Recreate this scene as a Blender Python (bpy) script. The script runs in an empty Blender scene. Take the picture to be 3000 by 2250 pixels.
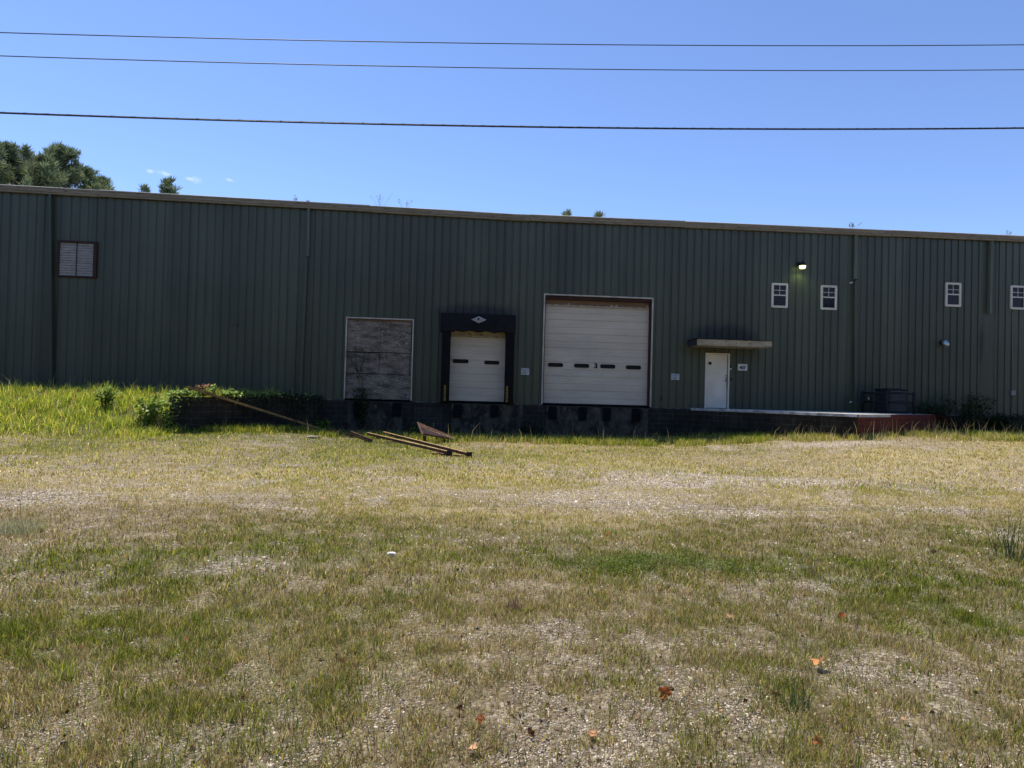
import bpy, bmesh, math, random
import numpy as np
from mathutils import Vector, Matrix
random.seed(7)
RNG = np.random.default_rng(11)
R = math.radians
SC = bpy.context.scene
COL = SC.collection

# ------------------------------------------------------------------ camera
YAW, PITCH, ROLL, FPX = 0.08366, 0.01574, 0.02663, 1926.7      # focal length in pixels of a 3000 px wide frame
EYE = Vector((0, 0, 1.6))
fw = Vector((math.sin(YAW)*math.cos(PITCH), math.cos(YAW)*math.cos(PITCH), math.sin(PITCH)))
r0 = Vector((math.cos(YAW), -math.sin(YAW), 0)); u0 = r0.cross(fw)
cr = math.cos(ROLL)*r0 + math.sin(ROLL)*u0
cu = -math.sin(ROLL)*r0 + math.cos(ROLL)*u0
cam_d = bpy.data.cameras.new('camera'); cam = bpy.data.objects.new('camera', cam_d); COL.objects.link(cam)
cam_d.sensor_width = 36; cam_d.lens = 36*FPX/3000; cam_d.clip_end = 3000; cam_d.clip_start = 0.05
cam.matrix_world = Matrix(((cr.x, cu.x, -fw.x, EYE.x), (cr.y, cu.y, -fw.y, EYE.y), (cr.z, cu.z, -fw.z, EYE.z), (0, 0, 0, 1)))
SC.camera = cam

# ------------------------------------------------------------------ light
SUN_EL, SUN_AZ = 64.0, -35.0          # azimuth measured from +Y towards +X (sun behind the building, to the left)
SUN_STR, SKY_STR, EXPO = 4.9, 0.145, 0.5
world = bpy.data.worlds.new('World'); SC.world = world; world.use_nodes = True
wn, wl = world.node_tree.nodes, world.node_tree.links
wn.clear()
wo = wn.new('ShaderNodeOutputWorld'); wb = wn.new('ShaderNodeBackground'); sk = wn.new('ShaderNodeTexSky')
sk.sky_type = 'NISHITA'; sk.sun_disc = False; sk.sun_elevation = R(SUN_EL); sk.sun_rotation = R(SUN_AZ)
sk.air_density = 0.85; sk.dust_density = 0.05; sk.ozone_density = 4.0; sk.altitude = 0
wb.inputs['Strength'].default_value = SKY_STR
tn = wn.new('ShaderNodeMix'); tn.data_type = 'RGBA'; tn.blend_type = 'MULTIPLY'; tn.inputs[0].default_value = 1; tn.inputs[7].default_value = (.88, .885, 1.0, 1)
wl.new(sk.outputs[0], tn.inputs[6]); wl.new(wb.outputs[0], wo.inputs['Surface'])
sl = bpy.data.lights.new('sun', 'SUN'); sl.energy = SUN_STR; sl.angle = R(0.5); sl.color = (1.0, 0.90, 0.73)
sun = bpy.data.objects.new('sun', sl); COL.objects.link(sun)
sd = Vector((math.sin(R(SUN_AZ))*math.cos(R(SUN_EL)), math.cos(R(SUN_AZ))*math.cos(R(SUN_EL)), math.sin(R(SUN_EL))))
sun.rotation_euler = sd.to_track_quat('Z', 'Y').to_euler(); sun.location = (-20, 30, 40)
SC.view_settings.view_transform = 'Standard'; SC.view_settings.look = 'None'
SC.view_settings.exposure = EXPO; SC.view_settings.gamma = 1.0; SC.view_settings.use_curve_mapping = False

# ------------------------------------------------------------------ geometry helpers
D = 25.65            # distance of the building front
ZF = 1.255           # dock floor level
def ray(x, y): return fw*FPX + cr*(x-1500) - cu*(y-1125)
def wisps():
    tc = wn.new('ShaderNodeTexCoord'); nz = wn.new('ShaderNodeTexNoise'); nz.inputs['Scale'].default_value = 160; nz.inputs['Detail'].default_value = 5
    wl.new(tc.outputs['Generated'], nz.inputs['Vector']); acc = None
    def mth(op, a, b=None):
        m = wn.new('ShaderNodeMath'); m.operation = op
        for i, v in enumerate((a, b)):
            if v is None: continue
            if isinstance(v, (int, float)): m.inputs[i].default_value = v
            else: wl.new(v, m.inputs[i])
        return m.outputs[0]
    for px, py, a, b in ((440, 501, 9, 3.5), (482, 509, 13, 4), (575, 528, 9, 6), (556, 524, 8, 3), (672, 527, 8, 2.5)):
        d = ray(px, py).normalized(); h = Vector((d.y, -d.x, 0)).normalized(); h = (h - Vector((0, 0, .10))).normalized(); u = h.cross(d).normalized()
        t = []
        for ax, sc_ in ((h, a/FPX), (u, b/FPX)):
            dp = wn.new('ShaderNodeVectorMath'); dp.operation = 'DOT_PRODUCT'; dp.inputs[1].default_value = tuple(ax); wl.new(tc.outputs['Generated'], dp.inputs[0])
            q = mth('DIVIDE', mth('SUBTRACT', dp.outputs['Value'], d.dot(ax)), sc_); t.append(mth('MULTIPLY', q, q))
        e = mth('EXPONENT', mth('MULTIPLY', mth('ADD', t[0], t[1]), -1.0))
        acc = e if acc is None else mth('ADD', acc, e)
    f = mth('MULTIPLY', acc, mth('MULTIPLY', mth('SUBTRACT', nz.outputs['Fac'], .32), 1.5)); f = mth('MINIMUM', mth('MAXIMUM', f, 0.0), .25)
    mx = wn.new('ShaderNodeMix'); mx.data_type = 'RGBA'; wl.new(f, mx.inputs[0]); wl.new(tn.outputs[2], mx.inputs[6]); mx.inputs[7].default_value = (6.5, 6.6, 6.8, 1)
    wl.new(mx.outputs[2], wb.inputs['Color'])
wisps()
def W(x, y, off=0.0):                # photo point -> point on the vertical plane 'off' in front of the wall
    d = ray(x, y); return EYE + d*((D-off)/d.y)
def G(x, y, z=0.0):                  # photo point -> point at height z
    d = ray(x, y); return EYE + d*((z-1.6)/d.z)

def tag(o, label=None, cat=None, group=None, kind=None):
    if label: o['label'] = label
    if cat: o['category'] = cat
    if group: o['group'] = group
    if kind: o['kind'] = kind
    return o
def thing(name, label, cat, loc=(0, 0, 0), rz=0.0, group=None):
    o = bpy.data.objects.new(name, None); COL.objects.link(o)
    o.location = loc; o.rotation_euler = (0, 0, rz); o.empty_display_size = .2
    return tag(o, label, cat, group)
def obj(name, bm, mat, parent=None, smooth=False, world_coords=True):
    """link a bmesh; coordinates are world ones unless world_coords is False (then local to the parent)"""
    me = bpy.data.meshes.new(name); bm.to_mesh(me); bm.free()
    me.materials.append(mat)
    if smooth: me.polygons.foreach_set('use_smooth', [True]*len(me.polygons))
    o = bpy.data.objects.new(name, me); COL.objects.link(o)
    if parent is not None:
        o.parent = parent
        if world_coords:
            o.matrix_parent_inverse = wmat(parent).inverted()
    return o
def wmat(o):
    m = Matrix.Translation(o.location) @ o.rotation_euler.to_matrix().to_4x4()
    if o.parent: m = wmat(o.parent) @ o.matrix_parent_inverse @ m
    return m
def BM(): return bmesh.new()
def box(bm, x0, x1, y0, y1, z0, z1, bev=0.0, M=None):
    r = bmesh.ops.create_cube(bm, size=1)
    vs = r['verts']
    for v in vs:
        v.co = Vector(((x0+x1)/2+v.co.x*(x1-x0), (y0+y1)/2+v.co.y*(y1-y0), (z0+z1)/2+v.co.z*(z1-z0)))
        if M is not None: v.co = M @ v.co
    if bev > 0:
        es = list({e for v in vs for e in v.link_edges})
        bmesh.ops.bevel(bm, geom=es, offset=bev, segments=1, affect='EDGES')
    return bm
def tube(bm, pts, r, n=8, caps=True):
    pts = [Vector(p) for p in pts]; rings = []
    rr = r if isinstance(r, (list, tuple)) else [r]*len(pts)
    for i, p in enumerate(pts):
        a = pts[max(i-1, 0)]; b = pts[min(i+1, len(pts)-1)]; d = (b-a).normalized()
        q = d.to_track_quat('Z', 'Y')
        rings.append([bm.verts.new(p + q @ Vector((math.cos(2*math.pi*k/n)*rr[i], math.sin(2*math.pi*k/n)*rr[i], 0))) for k in range(n)])
    for a, b in zip(rings, rings[1:]):
        for k in range(n):
            bm.faces.new((a[k], a[(k+1) % n], b[(k+1) % n], b[k]))
    if caps and n > 2:
        bm.faces.new(rings[0][::-1]); bm.faces.new(rings[-1])
    return bm
def beam(bm, a, b, w, h, prof='box', t=0.012, roll=0.0):
    """a straight bar from a to b; prof box, channel or angle"""
    a = Vector(a); b = Vector(b); d = (b-a); L = d.length; d.normalize()
    side = d.cross(Vector((0, 0, 1)))
    side = side.normalized() if side.length > 1e-4 else Vector((1, 0, 0))
    up = side.cross(d)
    if roll:
        s2 = side*math.cos(roll)+up*math.sin(roll); up = -side*math.sin(roll)+up*math.cos(roll); side = s2
    M = Matrix(((d.x, side.x, up.x, a.x), (d.y, side.y, up.y, a.y), (d.z, side.z, up.z, a.z), (0, 0, 0, 1)))
    if prof == 'box': box(bm, 0, L, -w/2, w/2, -h/2, h/2, 0.004, M)
    elif prof == 'channel':
        box(bm, 0, L, -w/2, w/2, h/2-t, h/2, 0, M)
        box(bm, 0, L, -w/2, -w/2+t, -h/2, h/2-t, 0, M); box(bm, 0, L, w/2-t, w/2, -h/2, h/2-t, 0, M)
    elif prof == 'angle':
        box(bm, 0, L, -w/2, w/2, h/2-t, h/2, 0, M); box(bm, 0, L, -w/2, -w/2+t, -h/2, h/2-t, 0, M)
    return bm
def prism(bm, poly, z0, z1):
    a = [bm.verts.new((x, y, z0)) for x, y in poly]; b = [bm.verts.new((x, y, z1)) for x, y in poly]
    n = len(poly)
    bm.faces.new(a[::-1]); bm.faces.new(b)
    for i in range(n): bm.faces.new((a[i], a[(i+1) % n], b[(i+1) % n], b[i]))
    bmesh.ops.recalc_face_normals(bm, faces=bm.faces[:])
    return bm
def text_bm(s, size, centre, depth=0.004, bold=0.0):
    """letters as a mesh standing on the wall, facing -Y"""
    cu_ = bpy.data.curves.new('t', 'FONT'); cu_.body = s; cu_.size = size; cu_.align_x = 'CENTER'; cu_.align_y = 'CENTER'
    cu_.extrude = depth/2; cu_.offset = bold
    o = bpy.data.objects.new('t', cu_); COL.objects.link(o)
    dg = bpy.context.evaluated_depsgraph_get()
    me = bpy.data.meshes.new_from_object(o.evaluated_get(dg)); bm = BM(); bm.from_mesh(me)
    bpy.data.objects.remove(o); bpy.data.meshes.remove(me); bpy.data.curves.remove(cu_)
    for v in bm.verts: v.co = Vector((centre[0]+v.co.x, centre[1]-v.co.z, centre[2]+v.co.y))
    return bm

# ---- numpy meshes and noise
def np_mesh(name, co, faces_idx, sizes, mat, colors=None, parent=None, extra=None):
    me = bpy.data.meshes.new(name)
    me.vertices.add(len(co)); me.vertices.foreach_set('co', np.ascontiguousarray(co, np.float32).ravel())
    me.loops.add(len(faces_idx)); me.loops.foreach_set('vertex_index', np.ascontiguousarray(faces_idx, np.int32))
    st = np.concatenate(([0], np.cumsum(sizes)[:-1])).astype(np.int32)
    me.polygons.add(len(sizes)); me.polygons.foreach_set('loop_start', st)
    me.update(calc_edges=True)
    if colors is not None:
        a = me.attributes.new('tint', 'FLOAT_COLOR', 'POINT')
        c4 = np.ones((len(co), 4), np.float32); c4[:, :3] = colors; a.data.foreach_set('color', c4.ravel())
    if extra is not None:
        for k, v in extra.items():
            a = me.attributes.new(k, 'FLOAT', 'POINT'); a.data.foreach_set('value', np.ascontiguousarray(v, np.float32))
    me.materials.append(mat)
    o = bpy.data.objects.new(name, me); COL.objects.link(o)
    if parent is not None:
        o.parent = parent; o.matrix_parent_inverse = wmat(parent).inverted()
    return o
_lat = np.random.default_rng(5).random((256, 256))
def vnoise(x, y, s, seed=0):
    x = np.asarray(x)/s + seed*17.31; y = np.asarray(y)/s + seed*9.77
    xi = np.floor(x).astype(int); yi = np.floor(y).astype(int); fx = x-xi; fy = y-yi
    fx = fx*fx*(3-2*fx); fy = fy*fy*(3-2*fy)
    a = _lat[xi % 256, yi % 256]; b = _lat[(xi+1) % 256, yi % 256]; c = _lat[xi % 256, (yi+1) % 256]; d = _lat[(xi+1) % 256, (yi+1) % 256]
    return (a*(1-fx)+b*fx)*(1-fy)+(c*(1-fx)+d*fx)*fy
def fbm(x, y, s, seed=0, o=4):
    t = 0; a = 1; n = 0
    for k in range(o):
        t = t+a*vnoise(x, y, s/2**k, seed+k); n += a; a *= .55
    return t/n
def ss(t): t = np.clip(t, 0, 1); return t*t*(3-2*t)

# wing wall (left) and platform (right) plan positions
WT = Vector((-8.45, 20.55)); WE = Vector((-5.15, D-.08))
PA = Vector((9.35, D-.08)); PB = Vector((13.0, 20.35)); PC = Vector((20.25, D-.08))
def xwing(Y): return WT.x+(np.clip(Y, WT.y, WE.y)-WT.y)*(WE.x-WT.x)/(WE.y-WT.y)
def gh(X, Y):
    X = np.asarray(X, float); Y = np.asarray(Y, float)
    z = (fbm(X, Y, 2.5, 3)-.5)*.07 + (fbm(X, Y, .35, 4, 2)-.5)*.02
    z = z + .50*ss((X-6)/9)*ss((Y-9)/11) + .16*ss((-2.5-X)/4)*ss((Y-14)/6)
    xe = xwing(Y)-.06; w = np.where(Y > 20.6, .2, .2+np.clip(20.6-Y, 0, 3)*.9)
    m = ss((Y-18.2)/4.6)*ss((xe-X)/w)
    z = z + m*(1.12+(fbm(X, Y, 1.3, 8)-.5)*.16)
    return z
def gz(x, y): return float(gh(np.array([x]), np.array([y]))[0])

# ------------------------------------------------------------------ materials
def nm(name):
    m = bpy.data.materials.new(name); m.use_nodes = True; n = m.node_tree.nodes; l = m.node_tree.links
    return m, n, l, n['Principled BSDF']
def ramp(n, stops):
    r = n.new('ShaderNodeValToRGB'); e = r.color_ramp.elements
    while len(e) < len(stops): e.new(.5)
    for k, (p, c) in enumerate(stops): e[k].position = p; e[k].color = (*c, 1)
    return r
def coords(n, l, scale=(1, 1, 1), kind='Object', rot=(0, 0, 0)):
    t = n.new('ShaderNodeTexCoord'); mp = n.new('ShaderNodeMapping'); mp.inputs['Scale'].default_value = scale; mp.inputs['Rotation'].default_value = rot
    l.new(t.outputs[kind], mp.inputs[0]); return mp.outputs[0]
def noise(n, l, vec, scale, detail=5, rough=.55):
    t = n.new('ShaderNodeTexNoise'); t.inputs['Scale'].default_value = scale; t.inputs['Detail'].default_value = detail; t.inputs['Roughness'].default_value = rough
    l.new(vec, t.inputs['Vector']); return t.outputs['Fac']
def mix(n, l, f, a, b, mode='MIX'):
    m = n.new('ShaderNodeMix'); m.data_type = 'RGBA'; m.blend_type = mode
    for s, v in ((m.inputs[0], f), (m.inputs[6], a), (m.inputs[7], b)):
        if isinstance(v, (int, float)): s.default_value = v
        elif isinstance(v, tuple): s.default_value = (*v, 1)
        else: l.new(v, s)
    return m.outputs[2]
def bump(n, l, h, strength, dist, bs):
    b = n.new('ShaderNodeBump'); b.inputs['Strength'].default_value = strength; b.inputs['Distance'].default_value = dist
    l.new(h, b.inputs['Height']); l.new(b.outputs[0], bs.inputs['Normal']); return b
def pm(name, c, c2=None, sc=3.0, rough=.6, metal=0.0, stretch=(1, 1, 1), lo=.35, hi=.68, bmp=0.15, bd=.004, spec=.2, c3=None, sc3=40, rot=(0, 0, 0)):
    """noise-mottled principled paint / metal / wood"""
    m, n, l, b = nm(name)
    v = coords(n, l, stretch, rot=rot)
    c2 = c2 or tuple(x*.7 for x in c)
    f = noise(n, l, v, sc)
    rp = ramp(n, [(lo, c), (hi, c2)]); l.new(f, rp.inputs[0]); col = rp.outputs[0]
    if c3:
        f3 = noise(n, l, v, sc3, 3); r3 = ramp(n, [(.56, (0, 0, 0)), (.66, (1, 1, 1))]); l.new(f3, r3.inputs[0])
        col = mix(n, l, r3.outputs[0], col, c3)
    l.new(col, b.inputs['Base Color'])
    b.inputs['Roughness'].default_value = rough; b.inputs['Metallic'].default_value = metal; b.inputs['Specular IOR Level'].default_value = spec
    if bmp: bump(n, l, noise(n, l, v, sc*8, 6), bmp, bd, b)
    return m
def block_mat(name, base, dark, mortar, bw=.4, bh=.2, rough=.9, grime=.6):
    m, n, l, b = nm(name)
    t = n.new('ShaderNodeTexCoord'); sp = n.new('ShaderNodeSeparateXYZ'); cb = n.new('ShaderNodeCombineXYZ')
    l.new(t.outputs['Object'], sp.inputs[0]); l.new(sp.outputs[0], cb.inputs[0]); l.new(sp.outputs[2], cb.inputs[1])
    br = n.new('ShaderNodeTexBrick'); br.inputs['Scale'].default_value = 1; br.inputs['Brick Width'].default_value = bw; br.inputs['Row Height'].default_value = bh
    br.inputs['Mortar Size'].default_value = .008; br.inputs['Mortar Smooth'].default_value = .3; br.inputs['Bias'].default_value = -.2
    br.inputs['Color1'].default_value = (*base, 1); br.inputs['Color2'].default_value = (*[x*.8 for x in base], 1); br.inputs['Mortar'].default_value = (*mortar, 1)
    l.new(cb.outputs[0], br.inputs['Vector'])
    g1 = noise(n, l, t.outputs['Object'], 1.4, 7, .62); rp = ramp(n, [(.36, (0, 0, 0)), (.62, (1, 1, 1))]); l.new(g1, rp.inputs[0])
    mm = n.new('ShaderNodeMath'); mm.operation = 'MULTIPLY'; mm.inputs[1].default_value = grime; l.new(rp.outputs[0], mm.inputs[0])
    c = mix(n, l, mm.outputs[0], br.outputs['Color'], dark)
    mp = n.new('ShaderNodeMapping'); mp.inputs['Scale'].default_value = (9, 9, .7); l.new(t.outputs['Object'], mp.inputs[0])
    g2 = noise(n, l, mp.outputs[0], 1, 5); r2 = ramp(n, [(.5, (0, 0, 0)), (.72, (1, 1, 1))]); l.new(g2, r2.inputs[0])
    m2 = n.new('ShaderNodeMath'); m2.operation = 'MULTIPLY'; m2.inputs[1].default_value = .7*grime; l.new(r2.outputs[0], m2.inputs[0])
    c = mix(n, l, m2.outputs[0], c, dark)
    l.new(c, b.inputs['Base Color']); b.inputs['Roughness'].default_value = rough; b.inputs['Specular IOR Level'].default_value = .12
    ad = n.new('ShaderNodeMath'); ad.operation = 'SUBTRACT'; l.new(noise(n, l, t.outputs['Object'], 30, 4), ad.inputs[0]); l.new(br.outputs['Fac'], ad.inputs[1])
    bump(n, l, ad.outputs[0], .5, .01, b)
    return m
def leaf_mat(name, trans=.45, rough=.6, tint=True, col=(.1, .15, .04), spec=.3):
    m, n, l, b = nm(name)
    if tint:
        a = n.new('ShaderNodeAttribute'); a.attribute_name = 'tint'; c = a.outputs['Color']
    else:
        rp = ramp(n, [(.3, tuple(x*.6 for x in col)), (.7, tuple(x*1.4 for x in col))])
        l.new(noise(n, l, coords(n, l), 6, 3), rp.inputs[0]); c = rp.outputs[0]
    l.new(c, b.inputs['Base Color']); b.inputs['Roughness'].default_value = rough; b.inputs['Specular IOR Level'].default_value = spec
    tr = n.new('ShaderNodeBsdfTranslucent'); l.new(c, tr.inputs['Color'])
    mx = n.new('ShaderNodeMixShader'); mx.inputs[0].default_value = trans
    l.new(b.outputs[0], mx.inputs[1]); l.new(tr.outputs[0], mx.inputs[2]); l.new(mx.outputs[0], n['Material Output'].inputs['Surface'])
    return m
def wall_panel_mat():
    m, n, l, b = nm('green_panel')
    v = coords(n, l, (1, 1, 1)); vs = coords(n, l, (5, 5, .22))
    f = noise(n, l, v, .45, 5); rp = ramp(n, [(.3, (.080, .090, .055)), (.72, (.062, .071, .044))]); l.new(f, rp.inputs[0])
    g = noise(n, l, vs, 1.1, 6, .6); r2 = ramp(n, [(.48, (0, 0, 0)), (.78, (.55, .55, .55))]); l.new(g, r2.inputs[0])
    c = mix(n, l, r2.outputs[0], rp.outputs[0], (.033, .040, .029))
    g3 = noise(n, l, v, 2.2, 8, .7); r3 = ramp(n, [(.6, (0, 0, 0)), (.8, (.5, .5, .5))]); l.new(g3, r3.inputs[0])
    c = mix(n, l, r3.outputs[0], c, (.075, .085, .066))
    sx = n.new('ShaderNodeSeparateXYZ'); l.new(v, sx.inputs[0])
    def mt(op, a, b_=None):
        q = n.new('ShaderNodeMath'); q.operation = op
        for i, w in enumerate((a, b_)):
            if w is None: continue
            if isinstance(w, (int, float)): q.inputs[i].default_value = w
            else: l.new(w, q.inputs[i])
        return q.outputs[0]
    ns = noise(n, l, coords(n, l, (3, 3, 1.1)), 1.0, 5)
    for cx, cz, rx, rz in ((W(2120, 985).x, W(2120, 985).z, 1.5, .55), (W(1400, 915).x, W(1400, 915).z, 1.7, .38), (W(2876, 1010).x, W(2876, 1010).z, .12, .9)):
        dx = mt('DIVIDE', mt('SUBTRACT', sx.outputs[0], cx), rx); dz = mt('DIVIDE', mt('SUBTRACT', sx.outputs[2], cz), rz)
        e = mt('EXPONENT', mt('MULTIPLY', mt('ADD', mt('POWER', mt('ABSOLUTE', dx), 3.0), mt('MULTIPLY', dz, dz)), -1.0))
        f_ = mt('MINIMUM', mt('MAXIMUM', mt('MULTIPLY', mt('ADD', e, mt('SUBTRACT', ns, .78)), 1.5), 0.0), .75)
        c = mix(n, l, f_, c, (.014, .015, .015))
    dv = n.new('ShaderNodeMath'); dv.operation = 'DIVIDE'; dv.inputs[1].default_value = .915; l.new(sx.outputs[0], dv.inputs[0])
    fl = n.new('ShaderNodeMath'); fl.operation = 'FLOOR'; l.new(dv.outputs[0], fl.inputs[0]); wh = n.new('ShaderNodeTexWhiteNoise'); wh.noise_dimensions = '1D'; l.new(fl.outputs[0], wh.inputs['W'])
    mr = n.new('ShaderNodeMapRange'); mr.inputs['To Min'].default_value = .86; mr.inputs['To Max'].default_value = 1.12; l.new(wh.outputs['Value'], mr.inputs['Value'])
    hv = n.new('ShaderNodeHueSaturation'); l.new(mr.outputs[0], hv.inputs['Value']); l.new(c, hv.inputs['Color']); c = hv.outputs[0]
    l.new(c, b.inputs['Base Color']); b.inputs['Roughness'].default_value = .36; b.inputs['Specular IOR Level'].default_value = .42
    bump(n, l, noise(n, l, v, 1.3, 3), .25, .01, b)
    return m
M = {}
M['panel'] = wall_panel_mat()
M['spout'] = pm('downspout_paint', (.135, .16, .125), (.10, .12, .095), 2, .5, stretch=(3, 3, .4), bmp=0)
M['gutter'] = pm('gutter_paint', (.28, .245, .185), (.19, .165, .125), 1.6, .55, stretch=(.4, 3, 6), bmp=.1, c3=(.07, .05, .04), sc3=9)
M['rim'] = pm('gutter_rim', (.75, .74, .7), (.6, .58, .54), 3, .5)  # bead coloured near-white, putting the sunlit line of the lip into the colour
M['roof'] = pm('roof_metal', (.55, .55, .53), (.4, .4, .38), 1.5, .45, .3, bmp=.05)
M['block'] = block_mat('dock_block', (.05, .045, .035), (.011, .010, .008), (.13, .115, .09))
M['wing'] = block_mat('wing_block', (.05, .043, .032), (.012, .011, .009), (.12, .105, .08), grime=.8)
M['concrete'] = pm('old_concrete', (.085, .072, .052), (.026, .023, .018), 2.6, .9, stretch=(1.2, 1, .8), lo=.40, hi=.60, bmp=.6, bd=.01, c3=(.11, .096, .07), sc3=5)
M['slab'] = pm('slab_concrete', (.5, .49, .46), (.34, .335, .31), 1.5, .85, bmp=.4, bd=.006)
M['slab_edge'] = pm('slab_edge_paint', (.52, .53, .53), (.25, .25, .24), 3.5, .8, lo=.45, hi=.6, bmp=.5, bd=.008)
M['white_door'] = pm('door_white', (.62, .54, .42), (.50, .44, .345), 1.1, .5, bmp=.03, stretch=(.5, 1, 1.5))
M['man_door'] = pm('personnel_door_white', (.76, .69, .55), (.64, .58, .46), 1.5, .45, bmp=.02)
M['header_wood'] = pm('header_board', (.20, .12, .068), (.13, .075, .045), 2, .8, stretch=(.4, 1, 5), bmp=.3)
M['scrape'] = pm('pale_scraped_paint', (.4, .35, .28), (.3, .25, .2), 5, .8)
M['trim'] = pm('white_trim', (.58, .54, .44), (.36, .33, .27), 3, .6, stretch=(1, 1, .6), bmp=.1)
M['flash'] = pm('dirty_flashing', (.16, .155, .14), (.05, .05, .045), 2.5, .7, stretch=(1, 1, 1), lo=.42, hi=.55)
M['maroon'] = pm('maroon_trim', (.055, .024, .017), (.03, .016, .013), 3, .6)
M['rubber'] = pm('black_rubber', (.014, .014, .015), (.008, .008, .009), 6, .85, bmp=.4, spec=.08)
M['vinyl'] = pm('black_vinyl', (.016, .0155, .018), (.010, .010, .012), 2.5, .75, bmp=.5, bd=.02, spec=.1)
M['yellow'] = pm('yellow_stripe', (.26, .18, .03), (.16, .10, .02), 12, .7)
M['glass'] = pm('dark_glass', (.012, .012, .014), (.02, .018, .018), 1.2, .08, bmp=0)
M['plastic_glass'] = pm('door_lite', (.012, .011, .010), (.022, .02, .018), 9, .35, bmp=0, spec=.12)
M['white_frame'] = pm('vinyl_window_frame', (.68, .64, .55), (.55, .52, .45), 3, .45, bmp=.02)
M['plywood'] = pm('weathered_plywood', (.24, .20, .15), (.09, .072, .055), 2.4, .9, stretch=(.9, 1, 2.6), lo=.36, hi=.66, bmp=.5, bd=.006, c3=(.33, .29, .24), sc3=11)
M['nail'] = pm('bright_nail_head', (.6, .6, .58), rough=.5)
M['emblem'] = pm('emblem_white', (.42, .42, .41), (.3, .3, .29), 30, .6)
M['ink'] = pm('black_ink', (.02, .02, .022), (.03, .03, .03), 5, .7)
M['blue_ink'] = pm('blue_ink', (.04, .055, .2), (.06, .08, .24), 25, .7)
M['sign'] = pm('sign_white', (.6, .6, .58), (.48, .48, .46), 6, .5)
M['sign_407'] = pm('number_sign_white', (.72, .72, .66), (.6, .6, .55), 6, .5)
M['shutter'] = pm('louvre_aluminium', (.40, .36, .30), (.26, .235, .20), 4, .5, .1, stretch=(1, 1, 3), bmp=.1)
M['canopy'] = pm('canopy_beige', (.42, .37, .25), (.27, .235, .16), 4, .6, stretch=(1, 1, 2.5), bmp=.15, c3=(.12, .09, .06), sc3=5)
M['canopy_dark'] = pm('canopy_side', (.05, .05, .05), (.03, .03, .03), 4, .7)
M['rust_top'] = pm('rotten_roof_edge', (.06, .022, .018), (.03, .015, .013), 6, .9, bmp=.8, bd=.01)
M['chrome'] = pm('steel', (.5, .5, .5), (.35, .35, .35), 6, .25, .9, bmp=0)
M['galv'] = pm('galvanised', (.62, .66, .7), (.45, .48, .52), 8, .35, .7, bmp=.1)
M['dark_metal'] = pm('dark_metal', (.02, .02, .022), (.012, .012, .013), 5, .55)
M['unit'] = pm('unit_housing', (.035, .036, .038), (.022, .022, .024), 3, .5)
M['unit_slat'] = pm('unit_louvre', (.11, .105, .10), (.08, .078, .075), 3, .4)
M['red'] = pm('red_planks', (.14, .026, .013), (.085, .016, .010), 2.4, .75, stretch=(.6, .6, 4), bmp=.4, bd=.006, c3=(.07, .015, .012), sc3=5)
M['rust'] = pm('rust', (.12, .062, .042), (.055, .03, .022), 7, .85, bmp=.6, c3=(.22, .11, .06), sc3=18)
M['rust_pink'] = pm('faded_rust_paint', (.19, .125, .10), (.10, .062, .05), 4, .8, bmp=.5, c3=(.28, .19, .16), sc3=12)
M['rail_yellow'] = pm('faded_yellow_paint', (.5, .36, .17), (.32, .20, .09), 6, .6, bmp=.3, c3=(.16, .07, .04), sc3=14)
M['pole_yellow'] = pm('dirty_yellow_rust', (.42, .27, .09), (.22, .11, .045), 3, .7, bmp=.3, c3=(.1, .045, .03), sc3=10)
M['pole_green'] = pm('mossy_pole', (.09, .10, .05), (.06, .06, .03), 5, .8)
M['wire'] = pm('wire_sheath', (.03, .03, .045), (.02, .02, .03), 5, .5, bmp=0)
M['wire_thin'] = pm('weathered_conductor', (.09, .09, .12), (.07, .07, .09), 5, .5, bmp=0)
M['lash'] = pm('lashing_wire', (.16, .16, .16), rough=.7, bmp=0)
M['bark'] = pm('pine_bark', (.10, .065, .045), (.05, .035, .028), 4, .9, stretch=(1, 1, .3), bmp=.8, bd=.03)
M['needle'] = leaf_mat('pine_needles', .3, .6)
M['blade'] = leaf_mat('grass_blades', .55, .6, spec=.2)
M['foliage'] = leaf_mat('weed_foliage', .42, .5)
M['stem'] = pm('weed_stem', (.10, .09, .04), (.06, .05, .03), 8, .8)
M['twig'] = pm('dry_twig', (.13, .10, .06), (.08, .06, .04), 8, .8)
M['litter'] = pm('white_scrap', (.75, .76, .76), (.6, .6, .6), 8, .6)
M['stone'] = pm('pale_stone', (.30, .27, .22), (.2, .18, .15), 9, .9, bmp=.5)
M['conduit'] = pm('grey_conduit', (.18, .18, .18), (.12, .12, .12), 4, .5)

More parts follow.
